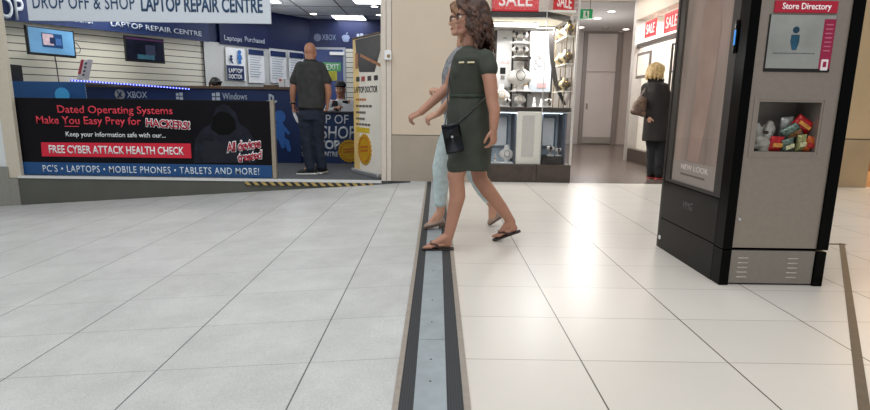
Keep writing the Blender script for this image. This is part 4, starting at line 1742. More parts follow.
# front steel door built around the recess
F0 = KY0 + .012
bm = B()
box(bm, (sx0, F0, .222), (nx0, F0 + .02, KH - .01))
box(bm, (nx1, F0, .222), (sx1, F0 + .02, KH - .01))
box(bm, (nx0, F0, .222), (nx1, F0 + .02, nz0))
box(bm, (nx0, F0, nz1), (nx1, F0 + .02, KH - .01))
st = obj('steel_door', bm, STEEL, t)
bm = B()
c = V((1.708, F0, .387))
cyl(bm, c, c + V((0, -.008, 0)), .009, .008, 14)
obj('lock', bm, ALU, st)
bm = B()
NB = F0 + .2
box(bm, (nx0 - .01, NB, nz0 - .02), (nx1 + .01, NB + .01, nz1 + .02))
box(bm, (nx0 - .012, F0 + .02, nz0 - .02), (nx0, NB, nz1 + .02))
box(bm, (nx1, F0 + .02, nz0 - .02), (nx1 + .012, NB, nz1 + .02))
box(bm, (nx0, F0 + .02, nz0 - .02), (nx1, NB, nz0))
box(bm, (nx0, F0 + .02, nz1), (nx1, NB, nz1 + .02))
obj('recess', bm, pm('recess_steel', '8A847D', .45, .4, var=.03), t)
bm = B()
for q in ((nx0 - .03, nz0 - .03, nx1 + .03, nz0 - .012), (nx0 - .03, nz1 + .012, nx1 + .03, nz1 + .03), (nx0 - .03, nz0 - .012, nx0 - .012, nz1 + .012), (nx1 + .012, nz0 - .012, nx1 + .03, nz1 + .012)):
    box(bm, (q[0], F0 - .003, q[1]), (q[2], F0, q[3]))
obj('recess_rim', bm, STEEL, t)
# base panel with louvres
bm = B()
box(bm, (sx0 + .002, F0, .012), (sx1 - .002, F0 + .02, .205))
bp = obj('base_panel', bm, pm('base_steel', '8E8880', .42, .55, var=.02, scale=40), t)
for sx in (1.735, 1.99 + .03):
    for i in range(5):
        bm = B()
        z = .048 + i * .028
        cap(bm, (sx, F0 + .002, z), (sx + .050, F0 + .002, z), .0055, .0055, 10)
        obj('louvre', bm, pm('louvre_steel', 'B5ADA2', .4, .4), bp, True)
bm = B()
box(bm, (KX0 + .03, KY0 + .03, 0), (KX1 - .03, KY1 - .03, .01))
box(bm, (sx0, F0 + .02, 0), (sx1, F0 + .04, KH - .02)) if False else None
obj('plinth', bm, BLACK, t)
# sign and screen
bm = B()
box(bm, (1.757, F0 - .008, 1.497), (2.085, F0, 1.556))
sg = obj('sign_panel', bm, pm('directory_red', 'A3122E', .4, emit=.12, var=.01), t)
text(sg, 'Store Directory', (1.795, F0 - .0085, 1.503), UX, UZ, .255, .042, pm('directory_letters', 'F0E6E8', .5, emit=.15), bold=.012, th=.002)
bm = B()
box(bm, (1.738, F0 - .006, 1.195), (2.09, F0, 1.489), .003)
sc = obj('screen', bm, BLACK, t)
bm = B()
box(bm, (1.744, F0 - .0075, 1.213), (2.086, F0 - .006, 1.486))
obj('display', bm, pm('display_grey', '888A86', .3, emit=.09, var=.12, scale=4), sc)
bm = B()
box(bm, (2.026, F0 - .009, 1.213), (2.086, F0 - .0075, 1.466))
obj('menu_bar', bm, pm('menu_red', '86173A', .3, emit=.16, var=.02), sc)
bm = B()
for i in range(7):
    box(bm, (2.038, F0 - .010, 1.435 - i * .022), (2.074, F0 - .009, 1.441 - i * .022))
obj('menu_print', bm, pm('menu_print', 'B5607A', .4, emit=.1), sc)
bm = B()
box(bm, (2.036, F0 - .0105, 1.205), (2.072, F0 - .009, 1.262), .004)
ic = obj('menu_icon', bm, pm('menu_icon', 'D8CDD0', .4, emit=.15), sc)
bm = B()
box(bm, (2.046, F0 - .0115, 1.222), (2.064, F0 - .0105, 1.25))
obj('print', bm, pm('menu_red', '86173A'), ic)
bm = B()
cxk = 1.883
disc(bm, (cxk, F0 - .0075, 1.41), .017, NY, .002)
poly(bm, [(cxk - .021, F0 - .0075, 1.385), (cxk + .021, F0 - .0075, 1.385), (cxk + .023, F0 - .0075, 1.35), (cxk + .012, F0 - .0075, 1.308), (cxk - .01, F0 - .0075, 1.308), (cxk - .023, F0 - .0075, 1.35)], NY, .002)
obj('pictogram', bm, pm('picto_blue', '174258', .3, emit=.12, var=.3, scale=14), sc)
bm = B()
for i in range(13):
    x = 1.775 + i * .0172
    box(bm, (x, F0 - .0085, 1.2885), (x + (.012 if i % 3 else .015), F0 - .0075, 1.293))
obj('small_print', bm, pm('small_print', '4F5152', .5), sc)
# left side: glossy base, framed advertisement under glass
SX = KX0
bm = B()
box(bm, (SX, KY0 + .1, .222), (SX + .03, KY1 - .03, .485))
box(bm, (SX, KY0 + .1, 0.0), (SX + .03, KY1 - .03, .216))
sb = obj('side_base', bm, pm('smoky_black', '0B0B0B', .1, var=.04, spec=.15), t)
text(sb, 'VMG', (SX, 3.45, .355), (0, -1, 0), UZ, .13, .045, pm('grey_emblem', '5F6062', .4, .3), bold=.0, shear=.1, th=.001)
bm = B()
cyl(bm, (SX, 3.755, .075), (SX - .003, 3.755, .075), .016)
obj('sticker', bm, WHITE, sb)
bm = B()
box(bm, (SX + .004, KY0 + .1, .49), (SX + .03, 3.095, KH - .05))
box(bm, (SX + .004, 3.69, .49), (SX + .03, KY1 - .03, KH - .05))
box(bm, (SX + .004, 3.095, KH - .12), (SX + .03, 3.69, KH - .05))
box(bm, (SX + .004, 3.095, .49), (SX + .03, 3.69, .51))
obj('side_frame', bm, pm('graphite_frame', '3F3C3A', .35, .3, var=.03, spec=.3), t)
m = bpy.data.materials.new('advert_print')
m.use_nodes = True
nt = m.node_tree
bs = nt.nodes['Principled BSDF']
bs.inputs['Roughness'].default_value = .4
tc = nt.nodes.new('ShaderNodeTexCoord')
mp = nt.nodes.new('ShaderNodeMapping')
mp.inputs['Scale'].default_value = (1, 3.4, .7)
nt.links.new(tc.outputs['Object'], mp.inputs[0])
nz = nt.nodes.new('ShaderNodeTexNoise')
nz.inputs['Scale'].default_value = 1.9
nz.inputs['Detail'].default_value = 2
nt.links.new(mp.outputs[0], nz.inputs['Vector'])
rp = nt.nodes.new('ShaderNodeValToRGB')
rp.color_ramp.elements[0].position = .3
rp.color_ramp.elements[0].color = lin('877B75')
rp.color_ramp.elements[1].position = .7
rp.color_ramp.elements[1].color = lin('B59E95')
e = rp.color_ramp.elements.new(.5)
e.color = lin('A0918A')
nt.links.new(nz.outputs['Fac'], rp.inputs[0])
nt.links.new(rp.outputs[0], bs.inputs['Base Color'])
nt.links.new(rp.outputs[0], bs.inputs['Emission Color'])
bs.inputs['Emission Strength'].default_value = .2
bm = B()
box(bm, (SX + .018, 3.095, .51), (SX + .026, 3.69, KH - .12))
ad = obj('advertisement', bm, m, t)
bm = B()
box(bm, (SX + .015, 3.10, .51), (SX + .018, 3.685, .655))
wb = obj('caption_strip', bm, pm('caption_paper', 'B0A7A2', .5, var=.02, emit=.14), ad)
text(wb, 'NEW LOOK', (SX + .0148, 3.56, .60), (0, -1, 0), UZ, .36, .035, pm('caption_pale', 'E3DCD7', .5, emit=.3), th=.001)
bm = B()
for i in range(11):
    y = 3.56 - i * .03
    box(bm, (SX + .0135, y - .022, .562), (SX + .0148, y, .574))
obj('small_print', bm, pm('caption_dark', '6E6562', .5), wb)
bm = B()
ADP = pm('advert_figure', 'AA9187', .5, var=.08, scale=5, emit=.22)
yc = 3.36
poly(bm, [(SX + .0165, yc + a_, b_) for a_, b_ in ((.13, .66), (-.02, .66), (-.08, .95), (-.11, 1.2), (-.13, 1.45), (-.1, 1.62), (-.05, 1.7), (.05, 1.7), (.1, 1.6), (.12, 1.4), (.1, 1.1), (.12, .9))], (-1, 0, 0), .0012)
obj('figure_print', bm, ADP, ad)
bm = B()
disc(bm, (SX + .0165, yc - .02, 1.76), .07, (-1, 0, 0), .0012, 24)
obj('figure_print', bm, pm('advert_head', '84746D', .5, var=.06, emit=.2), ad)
bm = B()
box(bm, (SX + .006, 3.095, .51), (SX + .010, 3.69, KH - .12))
obj('glass', bm, glass_mat('kiosk_glass', (.9, .89, .88), 1.0), t)
bm = B()
cap(bm, (SX - .004, 3.022, 1.31), (SX - .004, 3.022, 1.46), .016, .016, 12, (1, 0, 0), .5)
hd = obj('handle', bm, GBLACK, t, True)
bm = B()
box(bm, (SX - .0135, 3.014, 1.34), (SX - .011, 3.03, 1.42), .002)
obj('painted_reflection', bm, pm('reflected_blue', '2F86D6', .3, emit=.5), hd)  # blue reflection on the handle, painted as a glowing patch

# things lying in the recess
def packet(c, u, v, w_, h_, mat, label, band, name='crisp_packet', th=.016):
    u = V(u).normalized()
    v = (V(v) - u * V(v).dot(u)).normalized()
    n = u.cross(v)
    t = thing(name, label, 'packet', c, 'litter left in the kiosk recess')
    bm = B()
    N = 10
    top, bot = {}, {}
    for i in range(N + 1):
        for j in range(N + 1):
            a, b = i / N - .5, j / N - .5
            e = max(0, 1 - (2 * a) ** 4) * max(0, 1 - (2.1 * b) ** 4)
            z = th * e * (1 + .35 * mnoise.noise(V((a * 5, b * 5, c[0] * 40))))
            z0 = .003 * mnoise.noise(V((a * 9, b * 9, c[0] * 30 + 4)))
            q = V(c) + u * (a * w_) + v * (b * h_)
            top[i, j] = bm.verts.new(q + n * (z + z0 + .001))
            bot[i, j] = bm.verts.new(q - n * (z * .7 - z0 + .001))
    for i in range(N):
        for j in range(N):
            bm.faces.new((top[i, j], top[i + 1, j], top[i + 1, j + 1], top[i, j + 1]))
            bm.faces.new((bot[i, j], bot[i, j + 1], bot[i + 1, j + 1], bot[i + 1, j]))
    for k in range(N):
        for a, b in (((k, 0), (k + 1, 0)), ((k, N), (k + 1, N)), ((0, k), (0, k + 1)), ((N, k), (N, k + 1))):
            bm.faces.new((top[a], top[b], bot[b], bot[a]))
    obj('wrapper', bm, mat, t, True)
    bm = B()
    o0 = V(c) - u * (w_ * .32) - v * (h_ * .12) + n * (th * 1.25)
    obox(bm, o0, u, v, n, w_ * .64, h_ * .24, .003, .001)
    obj('print', bm, band, t)
    return t


YN = F0 + .06
RED = pm('packet_red_foil', 'A81A22', .3, .2, var=.12, scale=40)
YEL = pm('packet_yellow', 'C98A3A', .4, var=.2, scale=60)
packet(P(803, 124.5, YN), (.84, 0, -.52), (.45, -.2, .8), .112, .072, RED, 'red packet tilted on top of the heap in the kiosk recess', YEL)
packet(P(775.5, 144, YN - .03), (1, 0, -.04), (.02, -.25, 1), .076, .088, RED, 'upright red packet at the lower left beside the grey bag', YEL)
packet(P(808.5, 144.5, YN - .025), (.9, .1, -.25), (.25, -.25, 1), .055, .092, pm('packet_orange_foil', 'B5541E', .3, .2, var=.15, scale=40), 'orange packet at the lower right of the heap', RED)
packet(P(800.5, 143, YN - .035), (1, .05, .12), (-.1, -.3, 1), .052, .098, pm('packet_olive_foil', '8C8D5E', .3, .3, var=.25, scale=50), 'yellow-green packet between the silver wrapper and the orange packet', pm('packet_pale', 'C3C29A', .4, var=.2, scale=60))
packet(P(792, 133.5, YN + .005), (.8, 0, .5), (-.5, -.2, .8), .118, .105, pm('packet_green_foil', '5C6E64', .25, .5, var=.4, scale=60), 'crumpled green silver wrapper in the middle of the heap', pm('packet_brown', '7C5636', .4, var=.3, scale=60))
packet(P(785.5, 130, YN + .045), (1, 0, .1), (0, -.2, 1), .07, .15, pm('packet_silver', 'A9ABA8', .3, .4, var=.2, scale=40), 'silver white carton standing behind the green wrapper', pm('packet_grey_green', '6E8078', .4))
packet(P(787.5, 145.5, YN - .04), (.9, 0, .3), (-.3, -.3, 1), .068, .082, pm('packet_teal_foil', '55645A', .3, .4, var=.4, scale=60), 'dark green wrapper right of the upright red packet', pm('packet_pale', 'C3C29A'))
t = thing('plastic_bag', 'crumpled grey plastic bag at the left of the kiosk recess', 'bag', (1.795, YN, nz0))
bm = B()
for i in range(16):
    q = 2 * PI * i / 16
    ell(bm, (1.812 + .046 * math.cos(q) * (1 + .2 * math.sin(3 * q)), YN + .012 + .022 * math.sin(q), .838 + .05 * math.sin(q * 2 + 1)), (.03, .026, .036 + .01 * (i % 3)))
ell(bm, (1.812, YN, .815), (.06, .042, .046))
cap(bm, (1.85, YN + .01, .88), (1.868, YN + .012, .905), .022, .012, 8)
o = blob('bag', bm, pm('grey_plastic', '8F8D86', .35, var=.12, scale=14), t, .006, 1)
wrinkle(o, .008, 38)
wrinkle(o, .004, 90)
bm = B()
ell(bm, (1.806, YN - .045, .872), (.015, .012, .010))
obj('opening', bm, pm('bag_opening', '2A1C16', .8), t, True)

# ------------------------------------------------------------------ people
def skin_mat(name, rgb):
    m = pm(name, rgb, 0.5, var=.04, scale=9)
    b = m.node_tree.nodes['Principled BSDF']
    b.inputs['Subsurface Weight'].default_value = 0.05
    b.inputs['Subsurface Radius'].default_value = (.02, .008, .004)
    return m


def head(bm, c, f, up, s=1.0, neck=None, female=True):
    """skull, jaw, nose, lips, brow and ears around c (between the ears at eye height)"""
    f = V(f).normalized()
    up = (V(up) - f * V(up).dot(f)).normalized()
    sd = f.cross(up)
    ax = (f, sd, up)

    def q(a, b, z):
        return V(c) + f * (a * s) + sd * (b * s) + up * (z * s)
    ell(bm, q(-.012, 0, .03), (.097 * s, .076 * s, .093 * s), ax)
    ell(bm, q(.024, 0, -.03), (.068 * s, .064 * s, .083 * s), ax)
    j = .05 if female else .056
    for k in (-1, 1):
        cap(bm, q(-.005, k * j, -.055), q(.055, k * .02, -.098), .024 * s, .021 * s, 12)
        ell(bm, q(-.006, k * .078, -.012), (.018 * s, .008 * s, .03 * s), ax)
        cap(bm, q(.055, k * .046, -.022), q(.078, k * .03, -.03), .02 * s, .016 * s, 10)
        cap(bm, q(.084, k * .006, -.062), q(.076, k * .024, -.064), .0085 * s, .005 * s, 8)
        ell(bm, q(.097, k * .011, -.036), (.011 * s, .009 * s, .008 * s), ax)
        cap(bm, q(.083, k * .012, .022), q(.066, k * .045, .02), .013 * s, .012 * s, 8)
    ell(bm, q(.068, 0, -.1), (.026 * s, .028 * s, .024 * s), ax)
    cap(bm, q(.082, 0, .01), q(.104, 0, -.031), .009 * s, .012 * s, 10)
    cap(bm, q(.083, -.012, -.075), q(.083, .012, -.075), .010 * s, .010 * s, 8)
    if neck is not None:
        r = .052 if female else .062
        cap(bm, q(-.022, 0, -.05), neck, r * s, (r + .008) * s, 16)
    return q, ax


def face_bits(root, q, ax, s, iris, brow_mat, lip):
    f, sd, up = ax
    for k in (-1, 1):
        bm = B()
        ell(bm, q(.071, k * .032, -.002), (.0135 * s, .0135 * s, .011 * s), ax)
        e = obj('eye', bm, pm('eye_white', 'E6E2DC', .2, var=0), root, True)
        bm = B()
        disc(bm, q(.0835, k * .032, -.002), .0062 * s, f, .002 * s, 14)
        obj('iris', bm, iris, e)
        bm = B()
        tube(bm, [q(.094, k * .014, .017), q(.092, k * .03, .024), q(.078, k * .048, .018)], .0035 * s, 6)
        obj('eyebrow', bm, brow_mat, root)
    bm = B()
    tube(bm, [q(.075, -.025, -.067), q(.0915, -.008, -.066), q(.0925, 0, -.067), q(.0915, .008, -.066), q(.075, .025, -.067)], .006 * s, 8)
    tube(bm, [q(.075, -.02, -.07), q(.092, 0, -.075), q(.075, .02, -.07)], .0065 * s, 8)
    obj('lips', bm, lip, root, True)


def hand(bm, wr, d, n, t, s=1.0, curl=.45, wrist_r=.026, spread=1.0):
    """palm, four bent fingers and a thumb. d = along the hand, n = palm side, t = thumb side"""
    d = V(d).normalized()
    n = (V(n) - d * V(n).dot(d)).normalized()
    t0 = d.cross(n)
    t = t0 if t0.dot(V(t)) > 0 else -t0
    wr = V(wr)
    cap(bm, wr - d * .02 * s, wr + d * .035 * s, wrist_r * s, .033 * s, 14, n, .62)
    cap(bm, wr + d * .03 * s, wr + d * .075 * s, .035 * s, .037 * s, 14, n, .42)
    for i, (L, r) in enumerate(((.070, .0088), (.078, .0092), (.073, .0088), (.056, .0078))):
        off = (.027 - .018 * i)
        b = wr + d * ((.086 - (.004 if i in (0, 3) else 0)) * s) + t * (off * s)
        ang = 0.18 + .08 * i
        seg = [L * .46, L * .32, L * .26]
        p = [b - d * .02 * s, b]
        cur = b
        for k_ in range(3):
            ang += curl * (1.0, 1.15, .8)[k_]
            dirn = d * math.cos(ang) + n * math.sin(ang) + t * ((1.4 - i) * .05 * spread)
            cur = cur + dirn.normalized() * (seg[k_] * s)
            p.append(cur)
        chain(bm, p, [r * 1.1 * s, r * 1.08 * s, r * s, r * .93 * s, r * .82 * s], 10)
    b = wr + d * .022 * s + t * .026 * s + n * .006 * s
    p1 = b + (d * .7 + t * .62 + n * .3).normalized() * (.038 * s)
    p2 = p1 + (d * .85 + t * .25 + n * .42).normalized() * (.03 * s)
    p3 = p2 + (d * .9 + t * .02 + n * .45).normalized() * (.022 * s)
    chain(bm, [b, p1, p2, p3], [.0145 * s, .0115 * s, .0105 * s, .0085 * s], 10)


def foot(bm, ankle, heel, toe, r=1.0, toes=True, side=1):
    """bare foot from heel to toe on its sole line"""
    ankle, heel, toe = V(ankle), V(heel), V(toe)
    d = (toe - heel)
    L = d.length
    d.normalize()
    s = perp(d, V((0, 1, 0)))
    up = s.cross(d)
    if up.z < 0:
        up = -up
    cap(bm, ankle, heel + d * .05 * r + up * .035 * r, .036 * r, .033 * r, 14)
    cap(bm, heel + d * .035 * r + up * .03 * r, heel + d * .05 * r + up * .034 * r, .031 * r, .03 * r, 14)
    cap(bm, ankle + d * .012, heel + d * (.72 * L) + up * .02 * r, .036 * r, .022 * r, 14)
    cap(bm, heel + d * .05 + up * .024 * r, heel + d * (.74 * L) + up * .018 * r, .03 * r, .036 * r, 14, up, .5)
    if toes:
        for i in range(5):
            o = (-.031 + .0155 * i) * side
            a = heel + d * ((.74 - .012 * i) * L) + s * (o * r) + up * .014 * r
            b = a + d * ((.052 - .006 * i) * r) - up * .002
            cap(bm, a, b, (.0135 - .001 * i) * r, (.0115 - .0012 * i) * r, 10)
    return d, s, up, L


def ring_px(xc, y, halfpx, Y, depth, tilt=0.0):
    a, b = P(xc - halfpx, y, Y), P(xc + halfpx, y, Y)
    return ((a + b) / 2, V((1, tilt, 0)) * ((b.x - a.x) / 2), V((-tilt, 1, 0)) * depth)


IRIS = pm('iris_brown', '3A2A1E', .2)
LIP = pm('lip_rose', 'A85B56', .45)
SKIN = skin_mat('skin_tan', 'B0806A')
SKIN2 = skin_mat('skin_light', 'C99A80')

# --- woman in the olive dress (walking towards the left)
W = thing('person', 'woman with long curly brown hair in a short olive green dress and flip-flops, walking left', 'person', (.18, 3.72, 0))
Yc = 3.72
hc = P(471, 17, 3.71)
hf, hu = V((-1, .06, -.04)), V((-.04, 0, 1))
HS = .95
bm = B()
q, ax = head(bm, hc, hf, hu, HS, P(472, 44, 3.73))
ns = {}
shL, shR = P(484.5, 60, 3.585), P(463, 58.5, 3.86)
cap(bm, shL, shR, .045, .045)
loft(bm, [ring_px(469, 52, 11, Yc, .12), ring_px(469, 70, 15, Yc, .13), ring_px(469, 96, 15, Yc, .12), ring_px(470, 125, 17, Yc, .15), ring_px(470, 142, 14, Yc, .12)])
elL, wrL = P(492.5, 102, 3.52), P(493.5, 129, 3.50)
chain(bm, [shL, P(490, 80, 3.545), elL, P(494.5, 111, 3.51), wrL], [.049, .047, .040, .039, .027], 16)
hand(bm, wrL, (.05, .0, -1), (-.75, .65, 0), (-.7, -.7, .1), .93, .38)
elR, wrR = P(449, 86, 3.93), P(421, 112, 3.88)
chain(bm, [shR, P(455, 72, 3.91), elR, P(441, 94, 3.92), wrR], [.049, .047, .040, .038, .027], 16)
hand(bm, wrR, (-.85, -.02, -.42), (.35, .5, -.75), (-.4, -.3, .85), .93, .62)
hipL, hipR = P(470, 130, 3.665), P(472, 130, 3.78)
knL, anL = P(456, 177, 3.62), P(448.5, 237, 3.59)
chain(bm, [hipL, P(464, 152, 3.65), knL, P(457.5, 196, 3.615), P(453, 216, 3.605), anL], [.08, .066, .056, .056, .045, .034], 18)
ell(bm, knL + V((-.012, 0, .01)), (.05, .05, .055))
dl_, sl_, ul_, LL = foot(bm, anL, V((P(452.5, 249, 3.59).x, 3.595, .018)), V((P(423, 249, 3.58).x, 3.575, .016)), .95, True, 1)
knR, anR = P(480, 179, 3.83), P(511, 222, 3.87)
chain(bm, [hipR, P(475, 152, 3.82), knR, P(489, 192, 3.84), P(501, 207, 3.86), anR], [.08, .066, .056, .056, .045, .034], 18)
ell(bm, knR + V((-.008, 0, .008)), (.052, .05, .056))
hR, tR = P(519, 230, 3.87), P(493.5, 239.5, 3.87)
tR.z = max(tR.z, .016)
dr_, sr_, ur_, LR = foot(bm, anR, hR, tR, .95, True, -1)
body = blob('body', bm, SKIN, W, .0058, 3)
face_bits(W, q, ax, HS, IRIS, pm('brow_brown', '3A281C', .6), LIP)
# dress
DRESS = pm('olive_dress', '383D34', .8, var=.12, scale=7, bump=.15)
bm = B()
loft(bm, [ring_px(471, 47, 8, Yc, .085), ring_px(471, 52, 14.5, Yc, .155), ring_px(470.5, 60, 18.5, Yc, .18), ring_px(469.5, 74, 20, Yc, .165),
          ring_px(468.5, 86, 19.5, Yc, .150), ring_px(468.5, 96, 19, Yc, .142), ring_px(469, 101, 20, Yc, .152), ring_px(469, 112, 22, Yc, .165), ring_px(469.3, 126, 23, Yc, .178),
          ring_px(470, 145, 22.2, Yc, .176), ring_px(470, 160, 21, Yc, .17), ring_px(470, 169, 20.6, Yc, .168)], 32)
cap(bm, P(484, 59, 3.585), P(488.3, 69, 3.558), .064, .061, 16)
cap(bm, P(464, 57, 3.85), P(457, 72, 3.90), .062, .058, 16)
ell(bm, P(458, 73, 3.66), (.05, .07, .07))
ell(bm, P(457, 73, 3.79), (.05, .07, .07))
cap(bm, P(464, 148, 3.665), P(457.5, 165, 3.63), .074, .073, 16)
cap(bm, P(475, 148, 3.79), P(478, 164, 3.82), .074, .07, 16)
ds = blob('dress', bm, DRESS, W, .007, 4)
wrinkle(ds, .007, 9, (1, 1, .45), 3.1)
wrinkle(ds, .003, 26, (1, 1, .5), 7)
bm = B()
loft(bm, [ring_px(468.6, 94.6, 19.7, Yc, .150), ring_px(468.6, 98, 19.7, Yc, .150)], 32)
o = obj('waistband', bm, pm('olive_dark', '343E33', .8, var=.1), ds, True)
bm = B()
for x0, x1 in ((459.5, 463.5), (468, 474)):
    a, b = P(x0, 62.6, 3.545), P(x1, 62.4, 3.535)
    cap(bm, a, b, .006, .006, 8)
obj('pocket_zip', bm, pm('pale_gold', 'D8CBA8', .3, .5), ds, True)
# hair: a cap plus loose curls
HAIR = pm('curly_brown_hair', '442A1D', .55, var=.35, scale=28, bump=.4)
f_, s_, u_ = ax
bm = B()
ell(bm, q(-.028, 0, .045), (.098, .088, .088), ax)
ell(bm, q(-.062, 0, -.02), (.072, .086, .095), ax)
rnd = random.Random(4)
for i in range(230):
    th = rnd.uniform(-2.2, 2.2)                  # angle round the head measured from the back
    z0 = rnd.uniform(-.07, .115)
    rr = .080 + rnd.uniform(-.004, .010) - max(0, z0 - .05) * .5
    a0 = q(-.028 - rr * math.cos(th) * 1.05, rr * math.sin(th), z0)
    ln = rnd.uniform(.10, .20) if abs(th) < 1.7 else rnd.uniform(.05, .10)
    out = (-f_ * math.cos(th) + s_ * math.sin(th))
    tg = u_.cross(out)
    pts = []
    ph = rnd.uniform(0, 6.28)
    fq = rnd.uniform(8, 12)
    for k in range(10):
        g = k / 9
        w_ = .010 * (.25 + g)
        pts.append(a0 + out * (.022 * math.sin(2.2 * g) + w_ * math.cos(ph + fq * g)) - u_ * (ln * g) + tg * (w_ * math.sin(ph + fq * g)) - f_ * (.014 * g))
    chain(bm, pts, [.011, .011, .0105, .0105, .010, .010, .0095, .009, .008, .006], 7)
for k in (-1, 1):
    for z in range(5):
        chain(bm, [q(.03 + .014 * z, k * (.03 + .008 * (4 - z)), .118 - .004 * z), q(.05 + .006 * z, k * .066, .07), q(.012, k * .086, .01), q(-.02, k * .095, -.06)], [.017, .016, .015, .012], 8)
hr = blob('hair', bm, HAIR, W, .0048, 1)
wrinkle(hr, .002, 90, (1, 1, .6), 2)
# glasses
bm = B()
for k in (-1, 1):
    tube(bm, [q(.097, k * .033 + .024 * math.cos(p_), -.003 + .017 * math.sin(p_)) for p_ in [2 * PI * i / 20 for i in range(20)]], .0028, 6, True)
    tube(bm, [q(.097, k * .057, .004), q(.08, k * .074, .006), q(0, k * .083, .004)], .0028, 6)
tube(bm, [q(.098, -.009, .002), q(.1, 0, .005), q(.098, .009, .002)], .0025, 6)
obj('glasses', bm, BLACK, W, True)
# flip-flops
def flipflop(d, s, up, L, heel, label, parent):
    bm = B()
    rr = []
    for fr, hw in ((-.02, .012), (.0, .026), (.12, .033), (.35, .031), (.6, .037), (.8, .041), (.95, .034), (1.04, .014)):
        c = heel + d * (L * fr * 1.03 - .004) - up * .009
        rr.append((c, s * hw, up * .008))
    loft(bm, rr, 12, 3.0)
    sole = obj('flip_flop', bm, pm('sandal_sole', '2A2220', .6, var=.08), parent, True)
    bm = B()
    tz = heel + d * (L * .80) + up * .012
    for k in (-1, 1):
        ribbon(bm, [tz, heel + d * (L * .72) + s * (.024 * k) + up * .04, heel + d * (L * .56) + s * (.036 * k) + up * .03, heel + d * (L * .42) + s * (.036 * k) - up * .002], .007, .003, d)
    cap(bm, tz + up * .012, tz - up * .012, .004, .004, 8)
    obj('strap', bm, pm('sandal_strap', '3A2018', .4), sole)


flipflop(dl_, sl_, ul_, LL, V((P(452.5, 249, 3.59).x, 3.595, .018)), '', W)
flipflop(dr_, sr_, ur_, LR, hR, '', W)

# her bag
bc = P(452.5, 136.5, 3.485)
t = thing('crossbody_bag', 'small black crossbody bag on a long strap hanging against the olive dress', 'bag', P(453, 150, 3.49))
ub, vb = V((.97, -.1, .2)).normalized(), V((-.2, 0, .97)).normalized()
vb = (vb - ub * vb.dot(ub)).normalized()
nb = ub.cross(vb)
BAGM = pm('black_leather', '17191F', .4, var=.12, scale=20)
bm = B()
obox(bm, bc - ub * .044 - vb * .095 - nb * .02, ub, vb, nb, .088, .165, .04, .014)
obj('pouch', bm, BAGM, t, True)
bm = B()
obox(bm, bc - ub * .046 - vb * .0 + nb * .016, ub, vb, nb, .092, .08, .009, .004)
fl = obj('flap', bm, pm('black_leather_flap', '22252D', .35, var=.12, scale=20), t, True)
bm = B()
cyl(bm, bc - vb * .0 + nb * .024, bc + nb * .03, .008, n=12)
obj('clasp', bm, ALU, fl)
bm = B()
ribbon(bm, [bc + ub * .04 + vb * .07, P(466, 117, 3.525), P(476, 107, 3.54), P(485, 97, 3.60), P(489, 90, 3.70), P(487, 76, 3.84), P(478, 62, 3.90), P(466, 53, 3.88), P(456, 62, 3.86), P(449.5, 74, 3.76), P(447.5, 92, 3.62), P(448, 108, 3.54), bc - ub * .04 + vb * .07], .009, .002, V((.3, -.3, 1)))
obj('strap', bm, BAGM, t)

# --- second woman, just behind her
G = thing('person', 'woman in grey patterned top and pale blue jeans walking left behind the olive dress', 'person', (.2, 4.28, 0))
gs = 1.0
hc = P(463, 19, 4.28)
bm = B()
q, ax = head(bm, hc, (-1, .05, -.05), (-.04, 0, 1), gs, P(464, 45, 4.3))
shL, shR = P(466, 57, 4.12), P(459, 57, 4.45)
cap(bm, shL, shR, .05, .05)
loft(bm, [ring_px(462, 54, 11, 4.28, .13), ring_px(459, 75, 14, 4.28, .13), ring_px(458, 96, 13, 4.28, .12), ring_px(460, 115, 13, 4.28, .14)])
el, wr = P(455, 95, 4.10), P(438.5, 113.5, 4.09)
chain(bm, [shL, P(461, 76, 4.10), el, wr], [.045, .042, .036, .025], 14)
hand(bm, wr, (-.85, 0, -.35), (.3, .6, -.7), (-.3, -.3, .9), .95, .5)
el2, wr2 = P(449, 91, 4.48), P(440.5, 91.5, 4.42)
chain(bm, [shR, P(453, 75, 4.48), el2, wr2], [.045, .042, .036, .026], 14)
hand(bm, wr2, (-.9, -.1, .15), (.2, .5, -.6), (.2, -.5, .7), .85, .9)
hpL, hpR = P(456, 118, 4.19), P(462, 118, 4.37)
kL, aL = P(440.5, 166, 4.21), P(440.5, 213, 4.22)
kR, aR = P(474, 174, 4.36), P(493.5, 207, 4.36)
chain(bm, [hpL, kL, P(441.5, 185, 4.215), aL], [.08, .052, .05, .033], 16)
chain(bm, [hpR, kR, P(483, 190, 4.36), aR], [.08, .052, .05, .033], 16)
h1, t1 = V((P(443.5, 230, 4.22).x, 4.22, .03)), V((P(424.5, 230, 4.22).x, 4.21, .012))
foot(bm, aL, h1 + V((0, 0, .028)), t1, .93, False)
h2, t2_ = P(500.5, 217, 4.36), P(488.5, 227.5, 4.36)
t2_.z = max(t2_.z, .014)
foot(bm, aR, h2, t2_, .93, False)
blob('body', bm, SKIN2, G, .0065, 3)
face_bits(G, q, ax, gs, IRIS, pm('brow_fair', '6A4C34', .6), LIP)
TOP = pm('grey_patterned_top', '85888C', .8, var=.3, scale=60, bump=.1)
bm = B()
loft(bm, [ring_px(464, 47, 7, 4.28, .08), ring_px(463.5, 52, 11, 4.28, .16), ring_px(461.5, 60, 15.5, 4.28, .18), ring_px(459, 75, 17.5, 4.28, .165),
          ring_px(458, 90, 16, 4.28, .15), ring_px(457.8, 101, 16.4, 4.28, .165), ring_px(458.5, 110, 17.6, 4.28, .185), ring_px(458.8, 114, 17.6, 4.28, .185)], 28)
cap(bm, P(465, 57, 4.14), P(458, 86, 4.10), .062, .052, 14)
cap(bm, P(459, 56, 4.43), P(451.5, 82, 4.48), .062, .052, 14)
tp = blob('top', bm, TOP, G, .008, 4)
